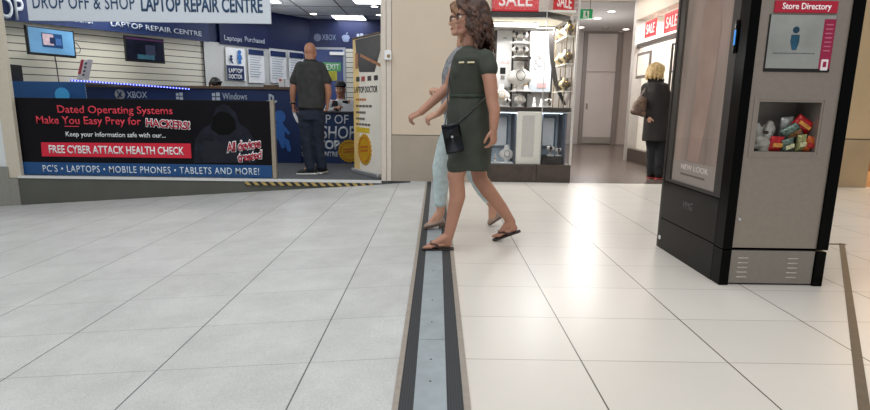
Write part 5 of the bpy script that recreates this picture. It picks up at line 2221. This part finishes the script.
wrinkle(tp, .006, 12, (1, 1, .6), 1)
bm = B()
cap(bm, P(450.5, 84, 4.48), P(440, 94.5, 4.43), .05, .04, 14)
o = blob('cuff', bm, pm('pale_pink_sleeve', 'DDB9B4', .7, var=.05), G, .008, 3)
wrinkle(o, .005, 20)
JEAN = pm('pale_blue_denim', 'C2D3D4', .75, var=.07, scale=22, bump=.12)
bm = B()
loft(bm, [ring_px(458.5, 103, 14.5, 4.28, .145), ring_px(459.5, 115, 15.5, 4.28, .165), ring_px(459.5, 128, 15, 4.28, .165)], 24)
chain(bm, [hpL + V((0, 0, -.04)), P(447.5, 145, 4.2), kL, P(441, 186, 4.215), P(440, 202.5, 4.22)], [.092, .082, .066, .062, .05], 18)
chain(bm, [hpR + V((0, 0, -.04)), P(468, 148, 4.37), kR, P(483, 190, 4.36), P(489, 198.5, 4.36)], [.092, .082, .064, .06, .05], 18)
jn = blob('jeans', bm, JEAN, G, .008, 4)
wrinkle(jn, .004, 22, (1, 1, 1.4), 5)
FLAT = pm('taupe_shoe', '9A8577', .45, var=.06)


def pump(ankle, heel, toe, w_=.036, wedge=.0):
    d = (toe - heel)
    L = d.length
    d.normalize()
    s = perp(d, V((0, 1, 0)))
    up = s.cross(d)
    if up.z < 0:
        up = -up
    bm = B()
    rr = []
    for fr, hw, hh in ((-.07, .018, .03), (-.02, .031, .036), (.15, .033, .032), (.4, .033, .02), (.62, .038, .022), (.8, .037, .022), (.95, .026, .016), (1.03, .01, .009)):
        rr.append((heel + d * (L * fr) + up * (hh * .75), s * hw, up * hh))
    loft(bm, rr, 16)
    o = blob('shoe', bm, FLAT, G, .006, 2)
    bm = B()
    rr = []
    for fr, hw in ((-.07, .018), (.0, .032), (.15, .034), (.4, .033), (.62, .039), (.82, .037), (1.03, .012)):
        rr.append((heel + d * (L * fr) - up * .004, s * hw, up * .005))
    loft(bm, rr, 12, 3)
    if wedge:
        obox(bm, heel - s * .028 - V((0, 0, wedge)) - d * .01, d, V((0, 0, 1)), -s, .05, wedge, -.056)
    obj('sole', bm, pm('taupe_sole', '6B5A4F', .6), o, True)


pump(aL, h1 + V((0, 0, .022)), t1, .036, .03)
pump(aR, h2, t2_)
bm = B()
ell(bm, q(-.025, 0, .04), (.102, .09, .09), ax)
ell(bm, q(-.055, 0, -.03), (.075, .088, .1), ax)
for i in range(44):
    th = rnd.uniform(-2.1, 2.1)
    f_, s_, u_ = ax
    rr = .088
    a0 = q(-.025 - rr * math.cos(th), rr * math.sin(th), rnd.uniform(0, .09))
    ln = rnd.uniform(.14, .22)
    ph = rnd.uniform(0, 6.28)
    chain(bm, [a0 + (-f_ * math.cos(th) + s_ * math.sin(th)) * (.012 * g + .006 * math.sin(ph + 5 * g)) - u_ * (ln * g) for g in (0, .25, .5, .75, 1)], [.016, .016, .015, .014, .009], 8)
for k in (-1, 1):
    for z in range(4):
        chain(bm, [q(.04 + .015 * z, k * (.028 + .009 * (3 - z)), .12 - .006 * z), q(.055 + .008 * z, k * .066, .07), q(.02, k * .09, .0), q(.0, k * .094, -.1)], [.016, .016, .015, .011], 8)
o = blob('hair', bm, pm('light_brown_hair', '7A573C', .55, var=.25, scale=30, bump=.3), G, .0068, 1)
wrinkle(o, .004, 50, (1, 1, .4), 2)
bm = B()
for k in (-1, 1):
    tube(bm, [q(.099, k * .033 + .024 * math.cos(p_), -.003 + .017 * math.sin(p_)) for p_ in [2 * PI * i / 18 for i in range(18)]], .003, 6, True)
    tube(bm, [q(.099, k * .057, .004), q(.08, k * .076, .006), q(0, k * .088, .004)], .003, 6)
tube(bm, [q(.1, -.009, .002), q(.102, 0, .005), q(.1, .009, .002)], .003, 6)
obj('glasses', bm, pm('tortoise_frame', '2E211A', .35), G, True)

# --- bald man with his back to us in the repair shop
M = thing('person', 'bald man in charcoal polo shirt and dark jeans standing with his back turned', 'person', (-1.8, 7.5, 0))
my = 7.5
hc = P(310.5, 52.2, my)
bm = B()
q, ax = head(bm, hc, (.12, 1, -.06), (0, .05, 1), 1.02, P(310.5, 65, my - .01), False)
shL, shR = P(299.5, 67.5, my), P(321.5, 67.5, my)
cap(bm, shL, shR, .06, .06)
loft(bm, [ring_px(310.5, 68, 12, my, .10), ring_px(311, 85, 13, my, .12), ring_px(311, 104, 11.5, my, .12), ring_px(311, 114, 11, my, .12)])
elL, wrL = P(293.5, 88, my + .01), P(293, 104, my + .06)
elR, wrR = P(328, 88, my), P(327.3, 103, my + .06)
chain(bm, [shL, elL, P(293, 93, my + .02), wrL], [.062, .046, .046, .03], 16)
chain(bm, [shR, elR, P(328.3, 93, my + .02), wrR], [.062, .046, .046, .03], 16)
hand(bm, wrL, (.05, .15, -1), (1, .0, .1), (0, 1, 0), 1.05, .55, .03)
hand(bm, wrR, (-.03, .15, -1), (-1, .0, .1), (0, 1, 0), 1.05, .55, .03)
hpL, hpR = P(305.5, 112, my), P(317, 112, my)
kL, aL = P(306.5, 139, my + .01), P(310, 167, my)
kR, aR = P(318, 138, my + .06), P(321.5, 165, my + .12)
chain(bm, [hpL, kL, aL], [.09, .06, .042], 16)
chain(bm, [hpR, kR, aR], [.09, .06, .042], 16)
f1h, f1t = V((P(314.5, 172, my).x, my + .02, .03)), V((P(298.5, 172, my).x, my - .02, .022))
f2h, f2t = V((P(320, 171, my + .1).x, my + .1, .03)), V((P(326, 170, my + .3).x, my + .29, .022))
foot(bm, aL, f1h, f1t, 1.0, False)
foot(bm, aR, f2h, f2t, 1.0, False)
blob('body', bm, skin_mat('skin_ruddy', 'B07C62'), M, .0085, 3)
face_bits(M, q, ax, 1.02, IRIS, pm('brow_grey', '5A4A40', .6), LIP)
POLO = pm('charcoal_polo', '323232', .85, var=.12, scale=14, bump=.15)
bm = B()
loft(bm, [ring_px(310.5, 59.5, 5.2, my, .075), ring_px(310.5, 62, 7.5, my, .09), ring_px(310.5, 64.5, 13, my, .12), ring_px(310.7, 70, 15, my, .135), ring_px(311, 80, 15, my, .145),
          ring_px(311.3, 92, 13.7, my, .14), ring_px(311.5, 102, 13.2, my, .145), ring_px(311.5, 108.3, 13, my, .145)], 28, 2.3)
cap(bm, shL + V((.02, 0, .005)), P(294.6, 80.5, my), .078, .07, 16)
cap(bm, shR + V((-.02, 0, .005)), P(326.7, 80.5, my), .078, .07, 16)
po = blob('polo_shirt', bm, POLO, M, .010, 4)
wrinkle(po, .01, 7, (1, 1, .7), 2)
bm = B()
tube(bm, [P(310.5, 61.2, my) + V((.085 * math.cos(a_), .072 * math.sin(a_), .0 - .012 * math.sin(a_))) for a_ in [2 * PI * i / 20 for i in range(20)]], .016, 8, True)
obj('collar', bm, pm('charcoal_collar', '2F3031', .85), po, True)
DEN = pm('dark_denim', '182234', .85, var=.15, scale=18, bump=.15)
bm = B()
loft(bm, [ring_px(311.3, 106, 11.7, my, .125), ring_px(311.3, 114, 12.2, my, .135), ring_px(311.3, 120, 12, my, .13)], 24)
chain(bm, [hpL + V((0, 0, -.05)), kL, P(308.5, 155, my + .02), P(310.5, 168, my + .01)], [.108, .085, .074, .07], 18)
chain(bm, [hpR + V((0, 0, -.05)), kR, P(319.5, 154, my + .08), P(321.8, 166, my + .1)], [.108, .085, .074, .07], 18)
o = blob('jeans', bm, DEN, M, .010, 4)
wrinkle(o, .008, 12, (1, 1, 1.5), 4)
bm = B()
loft(bm, [ring_px(311.3, 106.6, 12.2, my, .132), ring_px(311.3, 109.6, 12.3, my, .133)], 24)
obj('belt', bm, pm('belt_black', '15130F', .5), M, True)


def sneaker(heel, toe, parent, upper, solem, w_=.045):
    d = toe - heel
    d.z = 0
    L = d.length
    d.normalize()
    s = V((-d.y, d.x, 0))
    bm = B()
    rr = []
    for fr, hw, hh in ((-.14, .03, .045), (-.08, .04, .055), (.1, .042, .058), (.35, .043, .05), (.6, .048, .036), (.82, .046, .028), (1.0, .036, .022), (1.08, .015, .012)):
        c = heel + d * (L * fr)
        rr.append((V((c.x, c.y, .02 + hh)), s * hw, UZ * hh))
    loft(bm, rr, 18)
    sh_ = blob('sneaker', bm, upper, parent, .008, 2)
    bm = B()
    rr = []
    for fr, hw in ((-.16, .03), (-.08, .043), (.3, .042), (.6, .05), (.85, .048), (1.02, .036), (1.1, .014)):
        c = heel + d * (L * fr)
        rr.append((V((c.x, c.y, .0155)), s * hw, UZ * .0145))
    loft(bm, rr, 16, 3)
    obj('sole', bm, solem, sh_, True)
    bm = B()
    for i in range(4):
        c = heel + d * (L * (.42 + .1 * i))
        tube(bm, [V((c.x, c.y, 0)) + s * (.026 * k) + UZ * (.112 - .014 * i - abs(k) * .012) for k in (-1, -.5, 0, .5, 1)], .005, 6)
    obj('laces', bm, solem, sh_)


SN, SOLE = pm('black_sneaker', '121316', .6, var=.1), pm('white_sole', 'D5D5D3', .6)
sneaker(f1h, f1t, M, SN, SOLE)
sneaker(f2h, f2t, M, SN, SOLE)
bm = B()
tube(bm, [wrL + V((.035 * math.cos(a_), .036 * math.sin(a_), .012)) for a_ in [2 * PI * i / 18 for i in range(18)]], .011, 8, True)
obj('wristwatch', bm, BLACK, M, True)
bm = B()
hp = wrL + V((.01, .03, -.10))
pts = [hp + V((-.01, -.0, .03)), hp + V((.01, -.03, -.05)), hp + V((.05, -.05, -.13)), hp + V((.11, -.06, -.19))]
ribbon(bm, pts, .022, .002, V((.6, .6, .3)))
tag(obj('paper_slip', bm, pm('paper_white', 'D9DADC', .6, var=.02)), 'white paper slip held in the left hand of the bald man', 'paper')

# --- man with a cap seated behind the low desk
D = thing('person', 'man in dark cap and dark vest over white sleeves seated behind the navy desk', 'person', (-1.6, 9.75, 0))
dy = 9.75
hc = P(340.5, 89.0, dy)
bm = B()
q, ax = head(bm, hc, (-.1, -1, -.12), (0, -.1, 1), 1.12, P(341, 99, dy + .03), False)
shL, shR = P(330.5, 103, dy + .03), P(352.5, 103, dy + .03)
cap(bm, shL, shR, .055, .055)
loft(bm, [(P(341.5, 104, dy + .03), UX * .16, V((0, .1, 0))), (V((hc.x, dy + .05, .75)), UX * .15, V((0, .11, 0))), (V((hc.x, dy + .1, .5)), UX * .15, V((0, .13, 0)))])
e1, w1 = V((shL.x - .06, dy - .1, .82)), V((shL.x + .16, 9.42, .93))
e2, w2 = V((shR.x + .06, dy - .1, .82)), V((shR.x - .08, 9.40, .93))
chain(bm, [shL, e1, w1], [.052, .042, .028], 14)
chain(bm, [shR, e2, w2], [.052, .042, .028], 14)
hand(bm, w1, (.7, -.5, .2), (.1, .2, -1), (.5, .5, .5), 1.0, .6)
hand(bm, w2, (-.6, -.5, .3), (-.1, .2, -1), (-.5, .5, .5), 1.0, .6)
for k in (-1, 1):
    hp_, kn_ = V((hc.x + .09 * k, dy + .1, .5)), V((hc.x + .11 * k, dy - .22, .5))
    an_ = V((hc.x + .11 * k, dy - .16, .09))
    chain(bm, [hp_, kn_, an_], [.085, .062, .042], 14)
    foot(bm, an_, V((an_.x, an_.y + .03, .03)), V((an_.x, an_.y - .12, .025)), .95, False)
blob('body', bm, skin_mat('skin_warm', 'B58469'), D, .0095, 3)
face_bits(D, q, ax, 1.12, IRIS, pm('brow_dark', '2A2220', .6), LIP)
bm = B()
ell(bm, q(-.012, 0, .062), (.118, .098, .082), ax)
cap(bm, q(.075, -.03, .062), q(.075, .03, .062), .06, .06, 14, ax[2], .16)
o = blob('cap', bm, pm('black_cap', '16161A', .7, var=.1), D, .008, 3)
bm = B()
loft(bm, [(P(341.2, 99.3, dy + .02), UX * .085, V((0, .07, 0))), (P(341.2, 102.5, dy + .03), UX * .17, V((0, .11, 0))), (V((hc.x, dy + .05, .75)), UX * .172, V((0, .13, 0))), (V((hc.x, dy + .1, .46)), UX * .172, V((0, .145, 0)))])
cap(bm, shL, e1, .068, .058)
cap(bm, e1, w1.lerp(e1, .2), .058, .045)
cap(bm, shR, e2, .068, .058)
cap(bm, e2, w2.lerp(e2, .2), .058, .045)
o = blob('shirt', bm, pm('white_shirt', 'D7D8DA', .8, var=.05), D, .010, 3)
wrinkle(o, .008, 14)
bm = B()
for k in (-1, 1):
    poly(bm, [V((hc.x + .05 * k, dy - .115, 1.06)), V((hc.x + .13 * k, dy - .085, 1.06)), V((hc.x + .165 * k, dy - .06, .9)), V((hc.x + .165 * k, dy - .08, .6)), V((hc.x + .03 * k, dy - .135, .6)), V((hc.x + .015 * k, dy - .13, .85))], (0, 1, 0), .17)
o = blob('vest', bm, pm('dark_vest', '1B1C20', .8, var=.1), D, .010, 4)
bm = B()
for k in (-1, 1):
    hp_, kn_ = V((hc.x + .09 * k, dy + .1, .5)), V((hc.x + .11 * k, dy - .22, .5))
    an_ = V((hc.x + .11 * k, dy - .16, .14))
    chain(bm, [hp_, kn_, an_], [.1, .078, .065], 14)
blob('trousers', bm, pm('dark_trousers', '202228', .8), D, .010, 3)
t = thing('office_stool', 'dark padded stool under the man with the cap, behind the navy desk', 'stool', (hc.x, dy + .1, 0))
bm = B()
lathe(bm, (hc.x, dy + .1, .32), [(.17, 0), (.2, .02), (.2, .07), (.18, .09)], 20)
obj('seat', bm, BLACK, t, True)
bm = B()
cyl(bm, (hc.x, dy + .1, .03), (hc.x, dy + .1, .32), .03)
lathe(bm, (hc.x, dy + .1, 0), [(.2, 0), (.2, .015), (.04, .04)], 20)
obj('pedestal', bm, GREYP, t)
bm = B()
pc = P(346.5, 105.5, 9.32)
obox(bm, pc - V((.1, 0, .1)), V((1, .1, -.25)), V((.1, .35, .9)), V((0, -1, .3)), .19, .16, .004)
tag(obj('document', bm, pm('paper_white', 'D9DADC')), 'white sheet of paper held up by the man with the cap', 'paper')

# --- person bending behind the counter, only dark hair shows
K = thing('person', 'person sitting low behind the counter left of the poster, only dark hair and forehead showing', 'person', (-4.1, 9.75, 0))
ky = 9.62
hc = P(215.5, 86, ky)
bm = B()
q, ax = head(bm, hc, (.75, -.5, -.5), (.35, -.2, .9), 1.05, hc + V((-.05, .06, -.16)), False)
for k in (-1, 1):
    cap(bm, hc + V((-.05, .08, -.24)), hc + V((-.05 + .1 * k, .08 + .14 * k, -.28)), .06, .06)
loft(bm, [(hc + V((-.05, .08, -.22)), V((.11, .08, 0)), V((-.07, .1, 0))), (hc + V((-.05, .12, -.5)), V((.11, .08, 0)), V((-.09, .12, 0))), (hc + V((-.05, .15, -.75)), V((.11, .09, 0)), V((-.1, .12, 0)))])
for k in (-1, 1):
    s0 = hc + V((-.05 + .1 * k, .08 + .14 * k, -.28))
    e0 = s0 + V((.04, -.06, -.28))
    w0 = e0 + V((.2, -.05, .02))
    chain(bm, [s0, e0, w0], [.05, .042, .028], 12)
    hand(bm, w0, (1, -.2, 0), (0, 0, -1), (0, 1, 0), 1, .4)
    h0 = hc + V((-.05 + .05 * k, .15 + .08 * k, -.78))
    k0 = V((h0.x + .36, h0.y - .04, .5))
    a0 = V((h0.x + .34, h0.y - .02, .09))
    chain(bm, [h0, k0, a0], [.085, .06, .042], 12)
    foot(bm, a0, V((a0.x - .03, a0.y, .03)), V((a0.x + .13, a0.y, .025)), .95, False)
blob('body', bm, skin_mat('skin_warm', 'B58469'), K, .0105, 3)
face_bits(K, q, ax, 1.05, IRIS, pm('brow_dark', '2A2220'), LIP)
bm = B()
ell(bm, q(-.022, 0, .05), (.108, .094, .095), ax)
ell(bm, q(-.05, 0, .0), (.085, .09, .09), ax)
cap(bm, q(.06, -.03, .105), q(.06, .03, .105), .025, .025, 10)
o = blob('hair', bm, pm('black_hair', '14110F', .5, var=.2, scale=40), K, .008, 2)
wrinkle(o, .006, 40)
bm = B()
loft(bm, [(hc + V((-.05, .08, -.2)), V((.08, .06, 0)), V((-.06, .08, 0))), (hc + V((-.05, .09, -.28)), V((.12, .09, 0)), V((-.12, .17, 0))), (hc + V((-.05, .12, -.5)), V((.125, .09, 0)), V((-.11, .15, 0))), (hc + V((-.05, .15, -.8)), V((.125, .1, 0)), V((-.12, .15, 0)))])
blob('shirt', bm, pm('dark_shirt', '23262E', .8), K, .012, 3)
t = thing('office_stool', 'dark padded stool hidden behind the long service counter', 'stool', (hc.x - .05, ky + .15, 0))
bm = B()
zt_ = hc.z - .9
lathe(bm, (hc.x - .05, ky + .15, zt_ - .09), [(.17, 0), (.2, .02), (.2, .07), (.18, .09)], 20)
obj('seat', bm, BLACK, t, True)
bm = B()
cyl(bm, (hc.x - .05, ky + .15, .03), (hc.x - .05, ky + .15, zt_ - .09), .03)
lathe(bm, (hc.x - .05, ky + .15, 0), [(.2, 0), (.2, .015), (.04, .04)], 20)
obj('pedestal', bm, GREYP, t)

# --- blonde woman at the right hand shop window
L_ = thing('person', 'blonde woman in a long dark brown coat looking into the right hand shop window', 'person', (3.12, 7.6, 0))
ly = 7.62
hc = P(656.5, 72, ly)
bm = B()
q, ax = head(bm, hc, (.85, .55, -.1), (.05, 0, 1), .97, P(655.5, 84, ly))
shL, shR = P(646.5, 88, ly + .06), P(664, 88, ly - .06)
cap(bm, shL, shR, .05, .05)
loft(bm, [ring_px(655, 88, 8, ly, .11), ring_px(655.5, 105, 10, ly, .13), ring_px(655.5, 125, 10, ly, .15)])
e1, w1 = P(643.5, 105, ly + .05), P(648, 116, ly - .1)
e2, w2 = P(667.5, 105, ly - .05), P(667, 121, ly + .05)
chain(bm, [shL, e1, w1], [.05, .042, .027], 14)
chain(bm, [shR, e2, w2], [.05, .042, .027], 14)
hand(bm, w1, (.3, .1, -1), (1, .2, 0), (.2, -1, 0), .95, .5)
hand(bm, w2, (-.05, .3, -1), (-1, .0, .1), (.3, 1, 0), .95, .5)
hL, hR_ = P(652, 124, ly + .03), P(660, 124, ly - .03)
kL, aL = P(652, 149, ly + .03), P(650.5, 173, ly + .03)
kR, aR = P(659.5, 150, ly - .03), P(658.5, 175, ly - .06)
chain(bm, [hL, kL, aL], [.085, .058, .04], 14)
chain(bm, [hR_, kR, aR], [.085, .058, .04], 14)
g1, g1t = V((aL.x - .02, aL.y - .01, .03)), V((aL.x + .15, aL.y + .06, .022))
g2, g2t = V((aR.x - .02, aR.y - .01, .03)), V((aR.x + .16, aR.y + .03, .022))
foot(bm, aL, g1, g1t, .92, False)
foot(bm, aR, g2, g2t, .92, False)
blob('body', bm, SKIN2, L_, .0085, 3)
face_bits(L_, q, ax, .97, IRIS, pm('brow_fair', '6A4C34'), LIP)
COAT = pm('dark_brown_coat', '17110F', .8, var=.15, scale=10, bump=.15)
bm = B()
loft(bm, [ring_px(656, 80.5, 5, ly, .08), ring_px(655.5, 84.5, 9.5, ly, .14), ring_px(655.5, 92, 11.5, ly, .165), ring_px(655.8, 105, 11.8, ly, .165), ring_px(656, 116, 11.5, ly, .165),
          ring_px(656, 128, 12.5, ly, .18), ring_px(656, 136, 13, ly, .185), ring_px(656, 141, 13.2, ly, .185)], 28)
chain(bm, [shL, e1, w1.lerp(e1, .1)], [.075, .064, .052], 16)
chain(bm, [shR, e2, w2.lerp(e2, .1)], [.075, .064, .052], 16)
tube(bm, [P(656, 80.8, ly) + V((.085 * math.cos(a_), .085 * math.sin(a_), .01)) for a_ in [2 * PI * i / 18 for i in range(18)]], .03, 10, True)
o = blob('coat', bm, COAT, L_, .010, 4)
wrinkle(o, .012, 8, (1, 1, .5), 6)
bm = B()
chain(bm, [hL, kL, P(651, 172, ly + .03)], [.098, .078, .062], 16)
chain(bm, [hR_, kR, P(658.8, 173.5, ly - .06)], [.098, .078, .062], 16)
o = blob('trousers', bm, pm('black_trousers', '17171A', .85, var=.1), L_, .010, 3)
wrinkle(o, .006, 14)
for h_, t_ in ((g1, g1t), (g2, g2t)):
    d = t_ - h_
    d.z = 0
    LL_ = d.length
    d.normalize()
    s = V((-d.y, d.x, 0))
    bm = B()
    loft(bm, [(V((h_.x, h_.y, .016 + hh)) + d * (LL_ * fr), s * hw, UZ * hh) for fr, hw, hh in ((-.15, .02, .03), (-.05, .034, .042), (.2, .036, .04), (.5, .04, .03), (.8, .04, .024), (1, .028, .018), (1.06, .01, .01))], 16)
    sh_ = blob('shoe', bm, pm('dark_shoe', '1E1917', .4), L_, .007, 2)
    bm = B()
    loft(bm, [(V((h_.x, h_.y, .0105)) + d * (LL_ * fr), s * hw, UZ * .0095) for fr, hw in ((-.17, .02), (-.05, .036), (.2, .037), (.5, .042), (.8, .042), (1.08, .014))], 14, 3)
    obj('sole', bm, pm('red_sole', 'A83A38', .5), sh_, True)
bm = B()
ell(bm, q(-.02, 0, .045), (.108, .095, .092), ax)
ell(bm, q(-.045, 0, -.025), (.092, .098, .09), ax)
f_, s_, u_ = ax
for i in range(60):
    th = rnd.uniform(-2.0, 2.0)
    a0 = q(-.025 - .095 * math.cos(th), .095 * math.sin(th), rnd.uniform(-.02, .09))
    ln = rnd.uniform(.06, .13)
    chain(bm, [a0 + (-f_ * math.cos(th) + s_ * math.sin(th)) * (.02 * math.sin(2.6 * g)) - u_ * (ln * g) for g in (0, .33, .66, 1)], [.016, .016, .014, .009], 8)
o = blob('hair', bm, pm('blonde_hair', 'B89A68', .5, var=.18, scale=40, bump=.3), L_, .0075, 1)
wrinkle(o, .005, 45, (1, 1, .4), 2)
# her shoulder bag
t = thing('shoulder_bag', 'brown leather bag slung from the left shoulder of the blonde woman', 'bag', P(640, 116, ly - .06))
bm = B()
bcn = P(639.5, 105.5, ly - .09)
ell(bm, bcn + V((0, 0, -.03)), (.1, .065, .115))
ell(bm, bcn + V((.03, 0, .04)), (.07, .055, .09))
cap(bm, bcn + V((-.07, 0, -.08)), bcn + V((.06, 0, -.11)), .05, .05, 12)
o = blob('pouch', bm, pm('brown_leather', '5A4438', .5, var=.15, scale=14), t, .008, 4)
wrinkle(o, .008, 12)
bm = B()
ribbon(bm, [bcn + V((-.04, 0, .06)), P(642.5, 93, ly - .09), P(647, 85.3, ly + .03), P(649, 88, ly + .17), P(645, 98, ly + .12), bcn + V((.06, .05, .06))], .014, .004, V((.6, -.8, 0)))
obj('strap', bm, pm('brown_strap', '453329', .5), t)
bm = B()
tube(bm, [bcn + V((.03 * math.cos(a_) - .01, -.066, .03 + .03 * math.sin(a_))) for a_ in [2 * PI * i / 14 for i in range(14)]], .005, 6, True)
obj('buckle', bm, pm('brass', '9A8350'), t)
